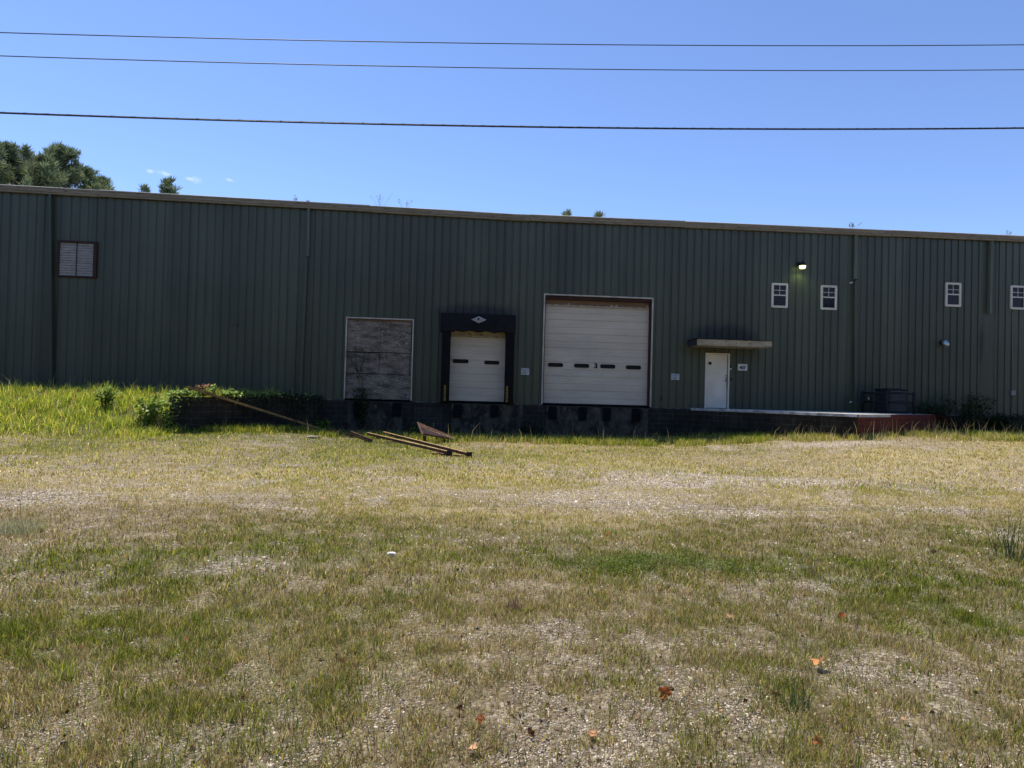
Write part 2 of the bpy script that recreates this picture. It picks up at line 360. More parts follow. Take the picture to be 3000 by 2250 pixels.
# ------------------------------------------------------------------ ground
def blob(X, Y, px, py, rx, ry, z=0.0, soft=1.0):
    p = G(px, py, z); d = ((X-p.x)/rx)**2+((Y-p.y)/ry)**2
    d = d*(.55+.9*fbm(X, Y, .9, 21, 3))
    return np.exp(-d*soft)
def fields(X, Y):
    """grass density, greenness and bareness of the yard (where the plants really grow)"""
    X = np.asarray(X, float); Y = np.asarray(Y, float)
    n1 = fbm(X, Y, 3.2, 31); n2 = fbm(X, Y, .8, 37, 4); n3 = fbm(X, Y, 1.6, 41)
    green = .14+ss((n1-.36)/.3)*.27+.24*ss((n3-.40)/.28)
    green = green*(1-.6*ss((X-3-.25*Y)/4)*ss((Y-8)/3)*ss((24-Y)/3))                 # the right of the yard is dry
    green = green*(1-.30*ss((Y-6.5)/3)*ss((16-Y)/3))
    green = green + .30*ss((Y-12.0)/3)*ss((3-X)/6) + .55*ss((Y-17.0)/4)*ss((1.5-X)/5) + .5*ss((Y-21.0)/1.5) + .09*ss((6-Y)/2)
    for px, py, rx, ry, a in ((1850, 1640, .9, .30, .8), (2250, 1655, 1.3, .32, .5), (1500, 1625, 1.2, .25, .3), (800, 1590, 2.0, .5, .2), (2900, 1720, 1.2, .7, .6),
                              (2700, 1440, 1.6, 1.0, .5), (400, 1640, 1.3, .5, .5), (1300, 1330, 3, 1.2, .3), (2050, 1330, 4, .9, .25), (200, 1900, 1.0, .4, .12), (2900, 1800, .7, .5, .5), (1750, 1560, 1.6, .3, .2)):
        green = green + a*blob(X, Y, px, py, rx, ry)
    bare = .7*ss((n2-.56)/.12)*ss((n3-.38)/.2)*(1-.5*ss((6-Y)/2))
    for px, py, rx, ry, a in ((1960, 1405, 1.9, 1.4, 1.0), (2230, 1412, 2.3, .7, 1.0), (2440, 1333, 2.6, .9, .95), (1770, 1460, 1.6, .8, .85), (2150, 1500, 1.3, .5, .8), (1960, 1490, 1.3, .6, .75), (60, 1455, 1.3, .7, .8), (330, 1420, 1.5, .5, .5),
                              (660, 1450, 1.6, .45, .6), (2720, 1500, 1.0, .35, .8), (2950, 1560, 1.0, .4, .5), (1520, 1372, 2.4, .5, .5), (1150, 1440, 1.8, .6, .45), (90, 1720, .4, .35, .75), (800, 1740, .45, .25, .6), (2500, 1960, .5, .2, .5),
                              (1130, 2040, .5, .25, .6), (800, 2180, .6, .3, .7), (300, 2150, .5, .3, .6), (1750, 2150, .6, .3, .6), (2200, 2100, .5, .2, .5), (1500, 1580, 1.2, .2, .5), (1620, 1850, .5, .2, .6), (60, 2050, .5, .3, .5), (2350, 1720, .35, .12, .7), (2900, 2000, .7, .25, .6)):
        bare = np.maximum(bare, a*np.clip(blob(X, Y, px, py, rx, ry, 0, 1.0)*1.5, 0, 1)*(.55+.6*n2))
    bare = bare*(1-.28*ss((6.5-Y)/1.5))
    bare = bare*(1-.85*ss((Y-17)/4)*ss((2-X)/5))
    bare = bare*(1-np.clip(.9*(green-.75)/.4, 0, .9))
    dens = np.clip(1-bare, 0, 1)*(.55+.6*ss((n1-.3)/.35))
    return np.clip(dens, 0, 1.1), np.clip(green, 0, 1), np.clip(bare, 0, 1)

def dryf(X, Y): return ss((Y-7.4+(fbm(X, Y, 2.4, 97)-.5)*9)/4.5)
def ground_mat():
    m, n, l, b = nm('gravel_soil_thatch')
    v = coords(n, l)
    def attr(k):
        a = n.new('ShaderNodeAttribute'); a.attribute_name = k; return a.outputs['Fac']
    vo = n.new('ShaderNodeTexVoronoi'); vo.inputs['Scale'].default_value = 42; vo.inputs['Randomness'].default_value = 1; l.new(v, vo.inputs['Vector'])
    hs = n.new('ShaderNodeSeparateColor'); l.new(vo.outputs['Color'], hs.inputs[0])
    stone = ramp(n, [(0, (.04, .032, .024)), (.3, (.17, .14, .11)), (.6, (.36, .31, .26)), (.85, (.56, .51, .44)), (1, (.76, .72, .65))]); l.new(hs.outputs[0], stone.inputs[0])
    soil = ramp(n, [(.3, (.045, .033, .022)), (.7, (.15, .115, .08))]); l.new(noise(n, l, v, 9, 6, .65), soil.inputs[0])
    f = noise(n, l, v, 3.5, 5); mk = ramp(n, [(.42, (.15, .15, .15)), (.62, (.85, .85, .85))]); l.new(f, mk.inputs[0])
    big = n.new('ShaderNodeMath'); big.operation = 'MAXIMUM'; l.new(attr('bare'), big.inputs[0])
    m2 = n.new('ShaderNodeMath'); m2.operation = 'MULTIPLY'; l.new(mk.outputs[0], m2.inputs[0]); m2.inputs[1].default_value = .75; l.new(m2.outputs[0], big.inputs[1])
    c = mix(n, l, big.outputs[0], soil.outputs[0], stone.outputs[0])
    th = ramp(n, [(.3, (.06, .05, .028)), (.5, (.20, .155, .08)), (.7, (.38, .31, .17))]); l.new(noise(n, l, v, 55, 3, .7), th.inputs[0])
    th2 = ramp(n, [(.3, (.20, .155, .08)), (.5, (.42, .34, .19)), (.7, (.66, .57, .37))]); l.new(noise(n, l, v, 30, 4, .7), th2.inputs[0])
    thm = mix(n, l, attr('dry'), th.outputs[0], th2.outputs[0])
    gr = ramp(n, [(.3, (.03, .035, .012)), (.7, (.13, .14, .04))]); l.new(noise(n, l, v, 60, 3, .7), gr.inputs[0])
    veg = mix(n, l, attr('green'), thm, gr.outputs[0])
    m3 = n.new('ShaderNodeMath'); m3.operation = 'MULTIPLY'; m3.inputs[1].default_value = .7; l.new(attr('dens'), m3.inputs[0])
    c = mix(n, l, m3.outputs[0], c, veg)
    l.new(c, b.inputs['Base Color']); b.inputs['Roughness'].default_value = .95; b.inputs['Specular IOR Level'].default_value = .2
    iv = n.new('ShaderNodeMath'); iv.operation = 'SUBTRACT'; l.new(noise(n, l, v, 16, 6, .7), iv.inputs[0]); l.new(vo.outputs['Distance'], iv.inputs[1])
    bump(n, l, iv.outputs[0], .9, .018, b)
    return m
def axis(segs):
    out = []
    for a, b_, s in segs: out.append(np.arange(a, b_, s))
    out.append(np.array([segs[-1][1]])); return np.concatenate(out)
gxs = axis([(-700, -100, 60), (-100, -30, 7), (-30, -16, 1.0), (-16, -3, .16), (-3, 3, .12), (3, 24, .22), (24, 40, 2), (40, 100, 7), (100, 700, 60)])
gys = axis([(-300, -20, 40), (-20, 1, 1.5), (1, 9, .1), (9, 17, .2), (17, 26.2, .14), (26.2, 60, 6), (60, 120, 12), (120, 900, 78)])
GX, GY = np.meshgrid(gxs, gys, indexing='ij'); gxf, gyf = GX.ravel(), GY.ravel()
gzf = gh(gxf, gyf); gzf = np.where(gyf > D+1, np.minimum(gzf, .6), gzf)
nx_, ny_ = len(gxs), len(gys)
ii = (np.arange(nx_-1)[:, None]*ny_+np.arange(ny_-1)[None, :]).ravel()
quads = np.stack([ii, ii+ny_, ii+ny_+1, ii+1], 1)
dF, gF, bF = fields(gxf, gyf)
ground = np_mesh('ground', np.stack([gxf, gyf, gzf], 1), quads.ravel(), np.full(len(quads), 4), ground_mat(), extra={'dens': dF, 'green': gF, 'bare': bF, 'dry': dryf(gxf, gyf)})
ground['kind'] = 'structure'
ground.data.polygons.foreach_set('use_smooth', [True]*len(ground.data.polygons))

# ------------------------------------------------------------------ building
bld = thing('warehouse', 'long dark green metal warehouse with loading dock doors and white office windows', 'warehouse', (0, D, 0))
EZX = [-60, -17, -9.7, -.7, 2, 13, 23.6, 70]; EZZ = [8.72, 8.56, 8.50, 8.44, 8.41, 8.49, 8.54, 8.6]
def eave(x): return float(np.interp(x, EZX, EZZ))
X0, X1, DEPTH = -48.0, 62.0, 36.0
PITCHW = .305; GD = .031
phase = W(1545, 820).x
def px_rect(xa, ya, xb, yb, off=0.0):
    a = W(xa, ya, off); b_ = W(xb, yb, off); return a, b_
# openings: x0, x1, z0, z1
def rect(l, r, t, b_, mid=None):
    """photo pixels of left, right, top, bottom edges -> wall rectangle"""
    my = (t+b_)/2; mx = (l+r)/2
    return W(l, my).x, W(r, my).x, W(mx, b_).z, W(mx, t).z
O1 = rect(1014, 1206, 935, 1170); O2 = rect(1312, 1492, 930, 1176); O3 = rect(1593, 1907, 870, 1187); O4 = rect(2065, 2136, 1034.5, 1193.5)
O1 = (O1[0], O1[1], ZF, O1[3]); O2 = (O2[0], O2[1], ZF, O2[3]); O3 = (O3[0], O3[1], ZF, O3[3]); O4 = (O4[0], O4[1], ZF, O4[3])
OPEN = [O1, O2, O3, O4]
SEAMS = [W(152, 700).x, W(895, 850).x, W(2503, 850).x, W(2898, 850).x]
def build_wall():
    pts = []
    k0 = int(math.floor((X0-phase)/PITCHW)); k1 = int(math.ceil((X1-phase)/PITCHW))
    pts.append((X0, 0.0))
    for k in range(k0+1, k1):
        c = phase+k*PITCHW
        if any(abs(c-s) < .42 for s in SEAMS): continue
        w = .028+.003*math.sin(k*1.7)
        pts += [(c-.030-w*.9, 0.0), (c-.030, GD), (c+.022, GD), (c+.022+w*.35, 0.0)]
    for s in SEAMS:
        pts += [(s-.31, 0.0), (s-.27, GD*1.2), (s+.27, GD*1.2), (s+.31, 0.0)]
    pts.append((X1, 0.0)); pts.sort()
    xs = [p[0] for p in pts]; ds = [p[1] for p in pts]
    extra = sorted({e for o in OPEN for e in (o[0], o[1])})
    for e in extra:
        d = float(np.interp(e, xs, ds)); i = int(np.searchsorted(xs, e)); xs.insert(i, e); ds.insert(i, d)
    bm = BM()
    for i in range(len(xs)-1):
        a, b_ = xs[i], xs[i+1]; mid = (a+b_)/2; zt0, zt1 = eave(a), eave(b_)
        spans = [(ZF-.02 if mid < 24 else ZF-.02, None)]
        for o in OPEN:
            if o[0]-1e-6 <= mid <= o[1]+1e-6: spans = [(o[3], None)] + ([(ZF-.02, o[2])] if o[2] > ZF+.05 else [])
        for z0, z1 in spans:
            v = [bm.verts.new((a, D+ds[i], z0)), bm.verts.new((b_, D+ds[i+1], z0)),
                 bm.verts.new((b_, D+ds[i+1], zt1 if z1 is None else z1)), bm.verts.new((a, D+ds[i], zt0 if z1 is None else z1))]
            bm.faces.new(v)
    bmesh.ops.remove_doubles(bm, verts=bm.verts[:], dist=1e-5)
    # plain side and back walls behind the panels
    def q(*c): bm.faces.new([bm.verts.new(p) for p in c])
    q((X0, D, 0), (X0, D+DEPTH, 0), (X0, D+DEPTH, 8.6), (X0, D, 8.6)); q((X1, D, 0), (X1, D+DEPTH, 0), (X1, D+DEPTH, 8.6), (X1, D, 8.6))
    q((X0, D+DEPTH, 0), (X1, D+DEPTH, 0), (X1, D+DEPTH, 8.6), (X0, D+DEPTH, 8.6))
    q((X0, D+3, 0), (X1, D+3, 0), (X1, D+3, 8.4), (X0, D+3, 8.4))
    return obj('panel_wall', bm, M['panel'], bld)
build_wall()
# screw heads / girt shadow lines are sub-pixel: a low drip flashing runs under the panels
bm = BM()
cuts = sorted([(X0, O1[0]-.02), (O1[1]+.02, O2[0]-.3), (O2[1]+.22, O3[0]-.02), (O3[1]+.02, O4[0]-.05), (O4[1]+.05, X1)])
for a, b_ in cuts: box(bm, a, b_, D-.03, D+.03, ZF-.055, ZF-.022)
obj('base_flashing', bm, M['flash'], bld)
# foundation wall
bm = BM(); box(bm, X0, X1, D-.075, D+.6, -.6, ZF-.056, .008); obj('dock_wall', bm, M['block'], bld)
bm = BM(); box(bm, X0+.1, X1-.1, D+.6, D+2.9, -.6, ZF-.06); obj('dock_floor', bm, M['concrete'], bld)
# rendered concrete aprons under the doors
for l_, r_ in ((1020, 1180), (1322, 1530), (1600, 1897)):
    bm = BM(); a = W(l_, 1200).x; b_ = W(r_, 1205).x
    box(bm, a, b_, D-.105, D-.076, -.2, ZF-.085, .006); obj('concrete_apron', bm, M['concrete'], bld)
# roof
bm = BM()
st = [X0-.1]+[x for x in EZX if X0 < x < X1]+[X1+.1]
for a, b_ in zip(st, st[1:]):
    za, zb = eave(a)+.225, eave(b_)+.225
    for (ya, ra), (yb, rb) in (((D-.10, 0), (D+DEPTH/2, 1.2)), ((D+DEPTH/2, 1.2), (D+DEPTH+.2, 0))):
        lo = [(a, ya, za+ra), (b_, ya, zb+ra), (b_, yb, zb+rb), (a, yb, za+rb)]
        v = [bm.verts.new(p) for p in lo]; w = [bm.verts.new((p[0], p[1], p[2]+.03)) for p in lo]
        bm.faces.new(v[::-1]); bm.faces.new(w)
        for i in range(4): bm.faces.new((v[i], v[(i+1) % 4], w[(i+1) % 4], w[i]))
obj('roof', bm, M['roof'], bld)
# gutter in lengths, with visible joints
jo = [X0-.15, W(300, 570).x, W(1085, 620).x, W(1552, 650).x, W(2003, 668).x, W(2605, 690).x, 30.0, X1+.15]
prof = [(.0, 0), (-.115, .0), (-.125, .055), (-.150, .075), (-.150, .135), (-.172, .175), (-.176, .215), (-.165, .215), (-.16, .18), (-.02, .18), (0, .18)]
for k, (a, b_) in enumerate(zip(jo, jo[1:])):
    bm = BM(); dz = .008 if k % 2 else -.004; dy = .006 if k % 2 else 0
    xs = [a+.004]+[x for x in EZX if a < x < b_]+[b_-.004]
    rings = [[bm.verts.new((x, D-.012+y-dy, eave(x)+z+dz)) for y, z in prof] for x in xs]
    for p, q in zip(rings, rings[1:]):
        for i in range(len(prof)): bm.faces.new((p[i], p[(i+1) % len(prof)], q[(i+1) % len(prof)], q[i]))
    bm.faces.new(rings[0][::-1]); bm.faces.new(rings[-1])
    bmesh.ops.recalc_face_normals(bm, faces=bm.faces[:])
    obj('gutter', bm, M['gutter'], bld)
    bm = BM(); tube(bm, [(x, D-.012-.172-dy, eave(x)+.222+dz) for x in xs], .015, 8); obj('gutter_rim', bm, M['rim'], bld, True)
# downspouts
def spout(pts, w=.13, mat='spout'):
    bm = BM()
    for p, q in zip(pts, pts[1:]):
        a = Vector(p); b_ = Vector(q)
        beam(bm, a, b_, w, .09, 'box')
    return obj('downspout', bm, M[mat], bld)
def wp(x, y, off=.06): return W(x, y, off)
spout([(wp(148, 580).x, D-.02, eave(-15)+.03), (wp(150, 1145).x+.02, D-.02, ZF+.02)], .2, 'panel')
a = wp(904, 640); spout([(a.x, D-.05, eave(-5)+.02), (wp(902, 752).x, D-.05, wp(902, 752).z)], .155)
b_ = wp(899, 757); spout([(wp(897, 757).x+.01, D-.02, b_.z), (wp(880, 1158).x, D-.025, ZF+.03)], .16, 'panel')
a = wp(2507, 740); spout([(a.x, D-.055, eave(15)+.02), (a.x, D-.055, wp(2507, 818).z)], .135)
spout([(a.x, D-.048, wp(2507, 821).z), (wp(2502, 1190).x+.05, D-.048, ZF+.01)], .13, 'panel')
a = wp(2903, 760); spout([(a.x, D-.05, eave(22)+.02), (a.x-.02, D-.05, wp(2905, 918).z)], .15)

# ---- opening 1, boarded up
def frame3(name, o, w, dep, mat, off=.03, parent=bld, bottom=False):
    bm = BM(); x0, x1, z0, z1 = o
    box(bm, x0-w, x0, D-off, D+dep, z0, z1+w); box(bm, x1, x1+w, D-off, D+dep, z0, z1+w)
    box(bm, x0, x1, D-off, D+dep, z1, z1+w)
    if bottom: box(bm, x0, x1, D-off, D+dep, z0-w, z0)
    return obj(name, bm, M[mat], parent)
bd = bpy.data.objects.new('boarded_opening', None); COL.objects.link(bd); bd.parent = bld; bd.matrix_parent_inverse = wmat(bld).inverted()
bd.location = ((O1[0]+O1[1])/2, D, ZF)
frame3('door_frame', O1, .045, .12, 'trim', .035, bd)
def sheet(l, r, t, b2, yoff, mats='plywood', nails=0, nm_='plywood_sheet'):
    x0, x1, z0, z1 = rect(l, r, t, b2)
    bm = BM(); box(bm, x0, x1, D+yoff, D+yoff+.018, z0, z1, .003)
    # chipped edges
    for v in bm.verts: v.co.x += random.uniform(-.006, .006); v.co.z += random.uniform(-.008, .008)
    s = obj(nm_, bm, M[mats], bd); s.data.materials.append(M['nail'])
    return (x0, x1, z0, z1, yoff, s)
s1 = sheet(1017, 1205, 941, 1031, .035); s2 = sheet(1014, 1109.5, 1034, 1093, .047); s3 = sheet(1111.5, 1199, 1035, 1096, .043); s4 = sheet(1200.5, 1204, 1037, 1097, .05); s5 = sheet(1012.5, 1203, 1097, 1169, .033)
bm = BM(); box(bm, O1[0]+.002, O1[1]-.002, D+.07, D+.1, ZF, O1[3]); obj('backing_board', bm, M['dark_metal'], bd)
bm = BM(); box(bm, O1[0], O1[1], D+.03, D+.045, s1[3]+.004, O1[3]-.004); obj('header_strip', bm, M['header_wood'], bd)
def nails(rows, s, n0):
    bm = BM(); bm.from_mesh(s[5].data); nf = len(bm.faces); Mi = wmat(s[5]).inverted()
    for px, y0, y1, k in rows:
        for j in range(k):
            y = y0+(y1-y0)*j/max(k-1, 1)+random.uniform(-2, 2); p = W(px+random.uniform(-1.2, 1.2), y)
            r = random.uniform(.009, .016)
            box(bm, p.x-r, p.x+r, D+s[4]-.004, D+s[4]-.0005, p.z-r*.7, p.z+r*.7)
    bm.faces.ensure_lookup_table()
    for f_ in bm.faces[nf:]: f_.material_index = 1
    bm.to_mesh(s[5].data); bm.free()
nails([(1050, 945, 1020, 9), (1119, 960, 1018, 7), (1137, 948, 1012, 4), (1160, 962, 1016, 5), (1033, 950, 1008, 3), (1170, 972, 1010, 2), (1028, 943, 946, 2)], s1, 30)
nails([(1091, 1112, 1152, 4), (1125, 1118, 1140, 2), (1163, 1108, 1162, 8), (1082, 1120, 1124, 1), (1180, 1118, 1158, 2)], s5, 20)

# ---- sectional doors
def sect_door(name, o, n_sec, dep, lites, label, yofs=0.0, band=None):
    x0, x1, z0, z1 = o
    e = bpy.data.objects.new(name, None); COL.objects.link(e); e.parent = bld; e.matrix_parent_inverse = wmat(bld).inverted(); e.location = ((x0+x1)/2, D+dep, z0)
    e['label'] = label
    bm = BM(); h = (z1-z0)/n_sec
    y = D+dep
    prof = []
    for k in range(n_sec):
        b0 = z0+k*h
        # section: joint groove, ribs pressed in the sheet
        prof += [(b0, .026), (b0+.010, .024), (b0+.016, 0)]
        for f in (.12, .30, .48, .66, .84):
            g = b0+h*f; d = .016 if abs(f-.48) < .01 else .006; w = .016 if d > .01 else .012
            prof += [(g-w, 0), (g-w*.4, d), (g+w*.4, d), (g+w, 0)]
        prof += [(b0+h-.016, 0), (b0+h-.010, .024), (b0+h, .026)]
    vl = [bm.verts.new((x0, y+d, z)) for z, d in prof]; vr = [bm.verts.new((x1, y+d, z)) for z, d in prof]
    for i in range(len(prof)-1): bm.faces.new((vl[i], vr[i], vr[i+1], vl[i+1]))
    obj('door_curtain', bm, M['white_door'], e)
    bm = BM(); box(bm, x0, x1, y-.02, y+.03, z0-.012, z0+.045); obj('bottom_seal', bm, M['rubber'], e)
    for (l, r, yt, yb) in lites:
        a0, a1, b0, b1 = rect(l, r, yt, yb)
        for nme, grow, yy, mt in (('lite_frame', .022, y-.014, 'white_door'), ('lite_glass', 0.0, y-.017, 'plastic_glass')):
            bm = BM(); rr = (b1-b0)/2*.85+grow; pts = []
            for cx, cz, a_ in ((a1+grow-rr, b1+grow-rr, 0), (a0-grow+rr, b1+grow-rr, 90), (a0-grow+rr, b0-grow+rr, 180), (a1+grow-rr, b0-grow+rr, 270)):
                for q in range(6):
                    t = R(a_+q*18); pts.append((cx+rr*math.cos(t), cz+rr*math.sin(t)))
            fr = [bm.verts.new((p[0], yy, p[1])) for p in pts]; bk = [bm.verts.new((p[0], y+.01, p[1])) for p in pts]
            bm.faces.new(fr)
            for i in range(len(pts)): bm.faces.new((fr[i], fr[(i+1) % len(pts)], bk[(i+1) % len(pts)], bk[i]))
            bmesh.ops.recalc_face_normals(bm, faces=bm.faces[:])
            obj(nme, bm, M[mt], e)
    return e
d3top = W(1750, 899, -.2).z
oc = (O3[0]+.0, O3[1]-.06, ZF, d3top)
d3 = sect_door('overhead_door', oc, 7, .20, [(1607, 1652, 1062.5, 1074.5), (1684, 1729, 1065, 1077), (1761, 1806, 1067, 1079), (1837, 1882, 1070, 1082)], 'large white sectional dock door marked 3 with four slot windows')
frame3('door_frame', O3, .05, .02, 'trim', .035, d3)
bm = BM(); box(bm, O3[0]-.001, O3[0]+.035, D+.021, D+.19, ZF, O3[3]); obj('door_jamb', bm, M['maroon'], d3)
bm = BM(); box(bm, O3[1]-.06, O3[1]+.001, D+.021, D+.23, ZF, O3[3]); obj('door_jamb', bm, M['maroon'], d3)
bm = BM(); box(bm, O3[0]+.035, O3[1]-.06, D+.15, D+.19, d3top-.03, O3[3]-.14, .004); obj('header_board', bm, M['header_wood'], d3)
bm = BM(); box(bm, O3[0]+.035, O3[1]-.06, D+.03, D+.19, O3[3]-.138, O3[3]+.0); obj('header_jamb', bm, M['maroon'], d3)
bm = BM()      # ragged pale edge of scraped paint
zz = d3top-.03; n = 60; xa, xb = O3[0]+.06, O3[1]-.08; top = []
for i in range(n+1):
    t = i/n; top.append(zz+.055+.025*math.sin(i*1.3)*random.random()+(.09 if i in (13, 38, 41, 59) else 0))
for i in range(n):
    x_a, x_b = xa+(xb-xa)*i/n, xa+(xb-xa)*(i+1)/n
    bm.faces.new([bm.verts.new(p) for p in ((x_a, D+.1475, zz), (x_b, D+.1475, zz), (x_b, D+.1475, top[i+1]), (x_a, D+.1475, top[i]))])
obj('scraped_paint', bm, M['scrape'], d3)
p = W(1746, 1072, -.18)
obj('door_numeral', text_bm('3', .27, (p.x, D+.183, p.z-.0), .006, .011), M['ink'], d3)['label'] = 'dark numeral 3 on the door'

d2 = sect_door('dock_door', (O2[0]+.02, O2[1]-.02, ZF, O2[3]-.02), 6, .16, [(1326, 1373, 1051.5, 1063.5), (1419, 1464, 1056, 1067.5)], 'smaller white sectional dock door framed by a black dock seal')
bm = BM(); box(bm, O2[0], O2[0]+.02, D+.0, D+.2, ZF, O2[3]); obj('door_jamb', bm, M['maroon'], d2)
bm = BM(); box(bm, O2[1]-.02, O2[1], D+.0, D+.2, ZF, O2[3]); obj('door_jamb', bm, M['maroon'], d2)

bm = BM(); box(bm, O2[0]+.03, O2[1]-.03, D+.10, D+.15, W(1400, 989, -.1).z, O2[3]-.02); obj('header_board', bm, M['canopy'], d2)
# ---- dock seal
seal = bpy.data.objects.new('dock_seal', None); COL.objects.link(seal); seal.parent = bld; seal.matrix_parent_inverse = wmat(bld).inverted()
SO = .34
sl_, sr_ = W(1292, 1050, SO).x, W(1500, 1050, SO).x
seal.location = ((sl_+sr_)/2, D, ZF)
def lump(bm, cuts_=4, amp=.012):
    bmesh.ops.subdivide_edges(bm, edges=bm.edges[:], cuts=cuts_, use_grid_fill=True)
    for v in bm.verts: v.co += Vector((random.uniform(-amp, amp)*.6, random.uniform(-amp, amp), random.uniform(-amp, amp)*.6))
hz0 = W(1400, 972, SO).z; hz1 = W(1400, 920, SO).z
pl = (W(1293, 1070, SO).x, W(1318, 1070, SO).x); pr = (W(1481, 1070, SO).x, W(1506, 1070, SO).x)
for a, b_ in (pl, pr):
    bm = BM(); box(bm, a, b_, D-SO+.02, D-.002, ZF+.01, hz0+.02, .02); lump(bm, 6, .008); obj('side_pad', bm, M['rubber'], seal)
# header curtain with a wavy lower edge
bm = BM(); xa, xb = W(1290, 945, SO+.03).x, W(1511, 945, SO+.03).x; n = 40
rows = []
for i in range(n+1):
    t = i/n; x = xa+(xb-xa)*t
    inner = (W(1330, 970, SO).x < x < W(1478, 970, SO).x)
    zb = hz0-.015
    if inner:
        tt = (x-W(1330, 970, SO).x)/(W(1478, 970, SO).x-W(1330, 970, SO).x); zb = hz0+.055-.05*math.sin(tt*math.pi*2*1.5+.2)**2
    rows.append((x, zb, hz1-.04*t*0))
for y0, y1 in ((D-SO-.03, D-.01),):
    ft = [bm.verts.new((x, y0+.012*math.sin(i*.9), z)) for i, (x, z, _) in enumerate(rows)]
    mt = [bm.verts.new((x, y0+.015*math.sin(i*.45+1), (z+zt)/2)) for i, (x, z, zt) in enumerate(rows)]
    tp = [bm.verts.new((x, y0+.03, zt)) for x, z, zt in rows]
    bt = [bm.verts.new((x, y1, z)) for x, z, zt in rows]; btp = [bm.verts.new((x, y1, zt+.05)) for x, z, zt in rows]
    for i in range(n):
        for A, B in ((ft, mt), (mt, tp), (tp, btp), (bt, ft)):
            bm.faces.new((A[i], A[i+1], B[i+1], B[i]))
    bm.faces.new((ft[0], mt[0], tp[0], btp[0], bt[0])); bm.faces.new((ft[-1], mt[-1], tp[-1], btp[-1], bt[-1]))
bmesh.ops.recalc_face_normals(bm, faces=bm.faces[:])
obj('head_curtain', bm, M['vinyl'], seal)
for xa_, xb_, yt, yb in ((1300, 1306.5, 1128, 1171), (1482, 1488.5, 1131, 1173)):
    z1 = W(xa_, yt, SO).z; z0 = ZF+.02; bm = BM(); a = W(xa_, 1150, SO).x; b_ = W(xb_, 1150, SO).x; nseg = 6
    for k in range(nseg):
        h = (z1-z0)/nseg; box(bm, a, b_, D-SO-.004, D-SO+.03, z0+k*h+.012, z0+(k+1)*h-.004)
    obj('yellow_guide', bm, M['yellow'], seal)
# diamond badge
c = W(1403, 936.5, SO+.05); dw = W(1425, 937, SO+.05).x-c.x; dh = c.z-W(1403, 946.5, SO+.05).z
emb = BM(); yy = D-SO-.05
f = [emb.verts.new(p) for p in ((c.x-dw, yy, c.z), (c.x, yy, c.z-dh), (c.x+dw, yy, c.z), (c.x, yy, c.z+dh))]
bk = [emb.verts.new((v.co.x, yy+.012, v.co.z)) for v in f]; emb.faces.new(f)
for i in range(4): emb.faces.new((f[i], f[(i+1) % 4], bk[(i+1) % 4], bk[i]))
eo = obj('diamond_badge', emb, M['emblem'], seal)
bm = BM()
def blot(bm, cx, cz, rx, rz, n=9, y=yy-.003, ang=0):
    ph = random.random()*6
    v = []
    for k in range(n):
        t = 2*math.pi*k/n; rr = random.uniform(.75, 1.1); dx, dz = rx*rr*math.cos(t), rz*rr*math.sin(t)
        v.append(bm.verts.new((cx+dx*math.cos(ang)-dz*math.sin(ang), y, cz+dx*math.sin(ang)+dz*math.cos(ang))))
    bm.faces.new(v)
blot(bm, c.x-.02, c.z+.005, .035, .06); blot(bm, c.x+.0, c.z+.05, .05, .018)
for dx, dz, rx, an in ((-.14, .0, .012, .3), (-.11, -.03, .03, -.45), (-.13, .02, .014, .6), (.11, .005, .035, -.3), (.10, -.035, .025, .5), (0.0, -.075, .028, 0), (-.07, .015, .014, 0), (.07, -.045, .02, .3)):
    blot(bm, c.x+dx, c.z+dz, rx, .010, 7, yy-.003, an)
o_ = obj('badge_print', bm, M['ink'], eo)

# ---- bumpers
for l, r, t, b_ in ((1036, 1059, 1171, 1222), (1150, 1176, 1171, 1219), (1328, 1354, 1177, 1222), (1437, 1461, 1178, 1222), (1608, 1632, 1182, 1227), (1696, 1719, 1186, 1231), (1767, 1790, 1187, 1233), (1853, 1877, 1190, 1236)):
    x0 = W(l, 1200, .2).x; x1 = W(r, 1200, .2).x; z0 = W(l, b_, .2).z; bm = BM(); k = 0
    nl = 9; w = (x1-x0)/nl
    for k in range(nl): box(bm, x0+k*w+.003, x0+(k+1)*w-.001, D-.21-.006*random.random(), D-.106, z0+.02*random.random(), ZF-.09, .003)
    obj('dock_bumper', bm, M['rubber'], bld)

# ---- personnel door
md = bpy.data.objects.new('personnel_door', None); COL.objects.link(md); md.parent = bld; md.matrix_parent_inverse = wmat(bld).inverted(); md.location = ((O4[0]+O4[1])/2, D, ZF)
fw_ = .055
bm = BM(); x0, x1, z0, z1 = O4
box(bm, x0, x0+fw_, D-.03, D+.12, z0, z1-fw_); box(bm, x1-fw_, x1, D-.03, D+.12, z0, z1-fw_); box(bm, x0, x1, D-.03, D+.12, z1-fw_, z1)
obj('door_frame', bm, M['man_door'], md)
leaf_o = None
bm = BM(); box(bm, x0+fw_+.004, x1-fw_-.03, D+.015, D+.06, z0+.02, z1-fw_-.005, .003); leaf_o = obj('door_leaf', bm, M['man_door'], md)
bm = BM(); box(bm, x1-fw_-.028, x1-fw_-.002, D+.045, D+.07, z0+.02, z1-fw_-.005); box(bm, x0+fw_, x1-fw_, D+.03, D+.1, z0+.001, z0+.018); obj('door_gap', bm, M['dark_metal'], md)
p = W(2080.5, 1064, 0); bm = BM(); box(bm, p.x-.06, p.x+.06, D+.006, D+.014, p.z-.06, p.z+.055, .004); obj('vision_lite', bm, M['rubber'], leaf_o)
p = W(2127, 1110); hb = BM()
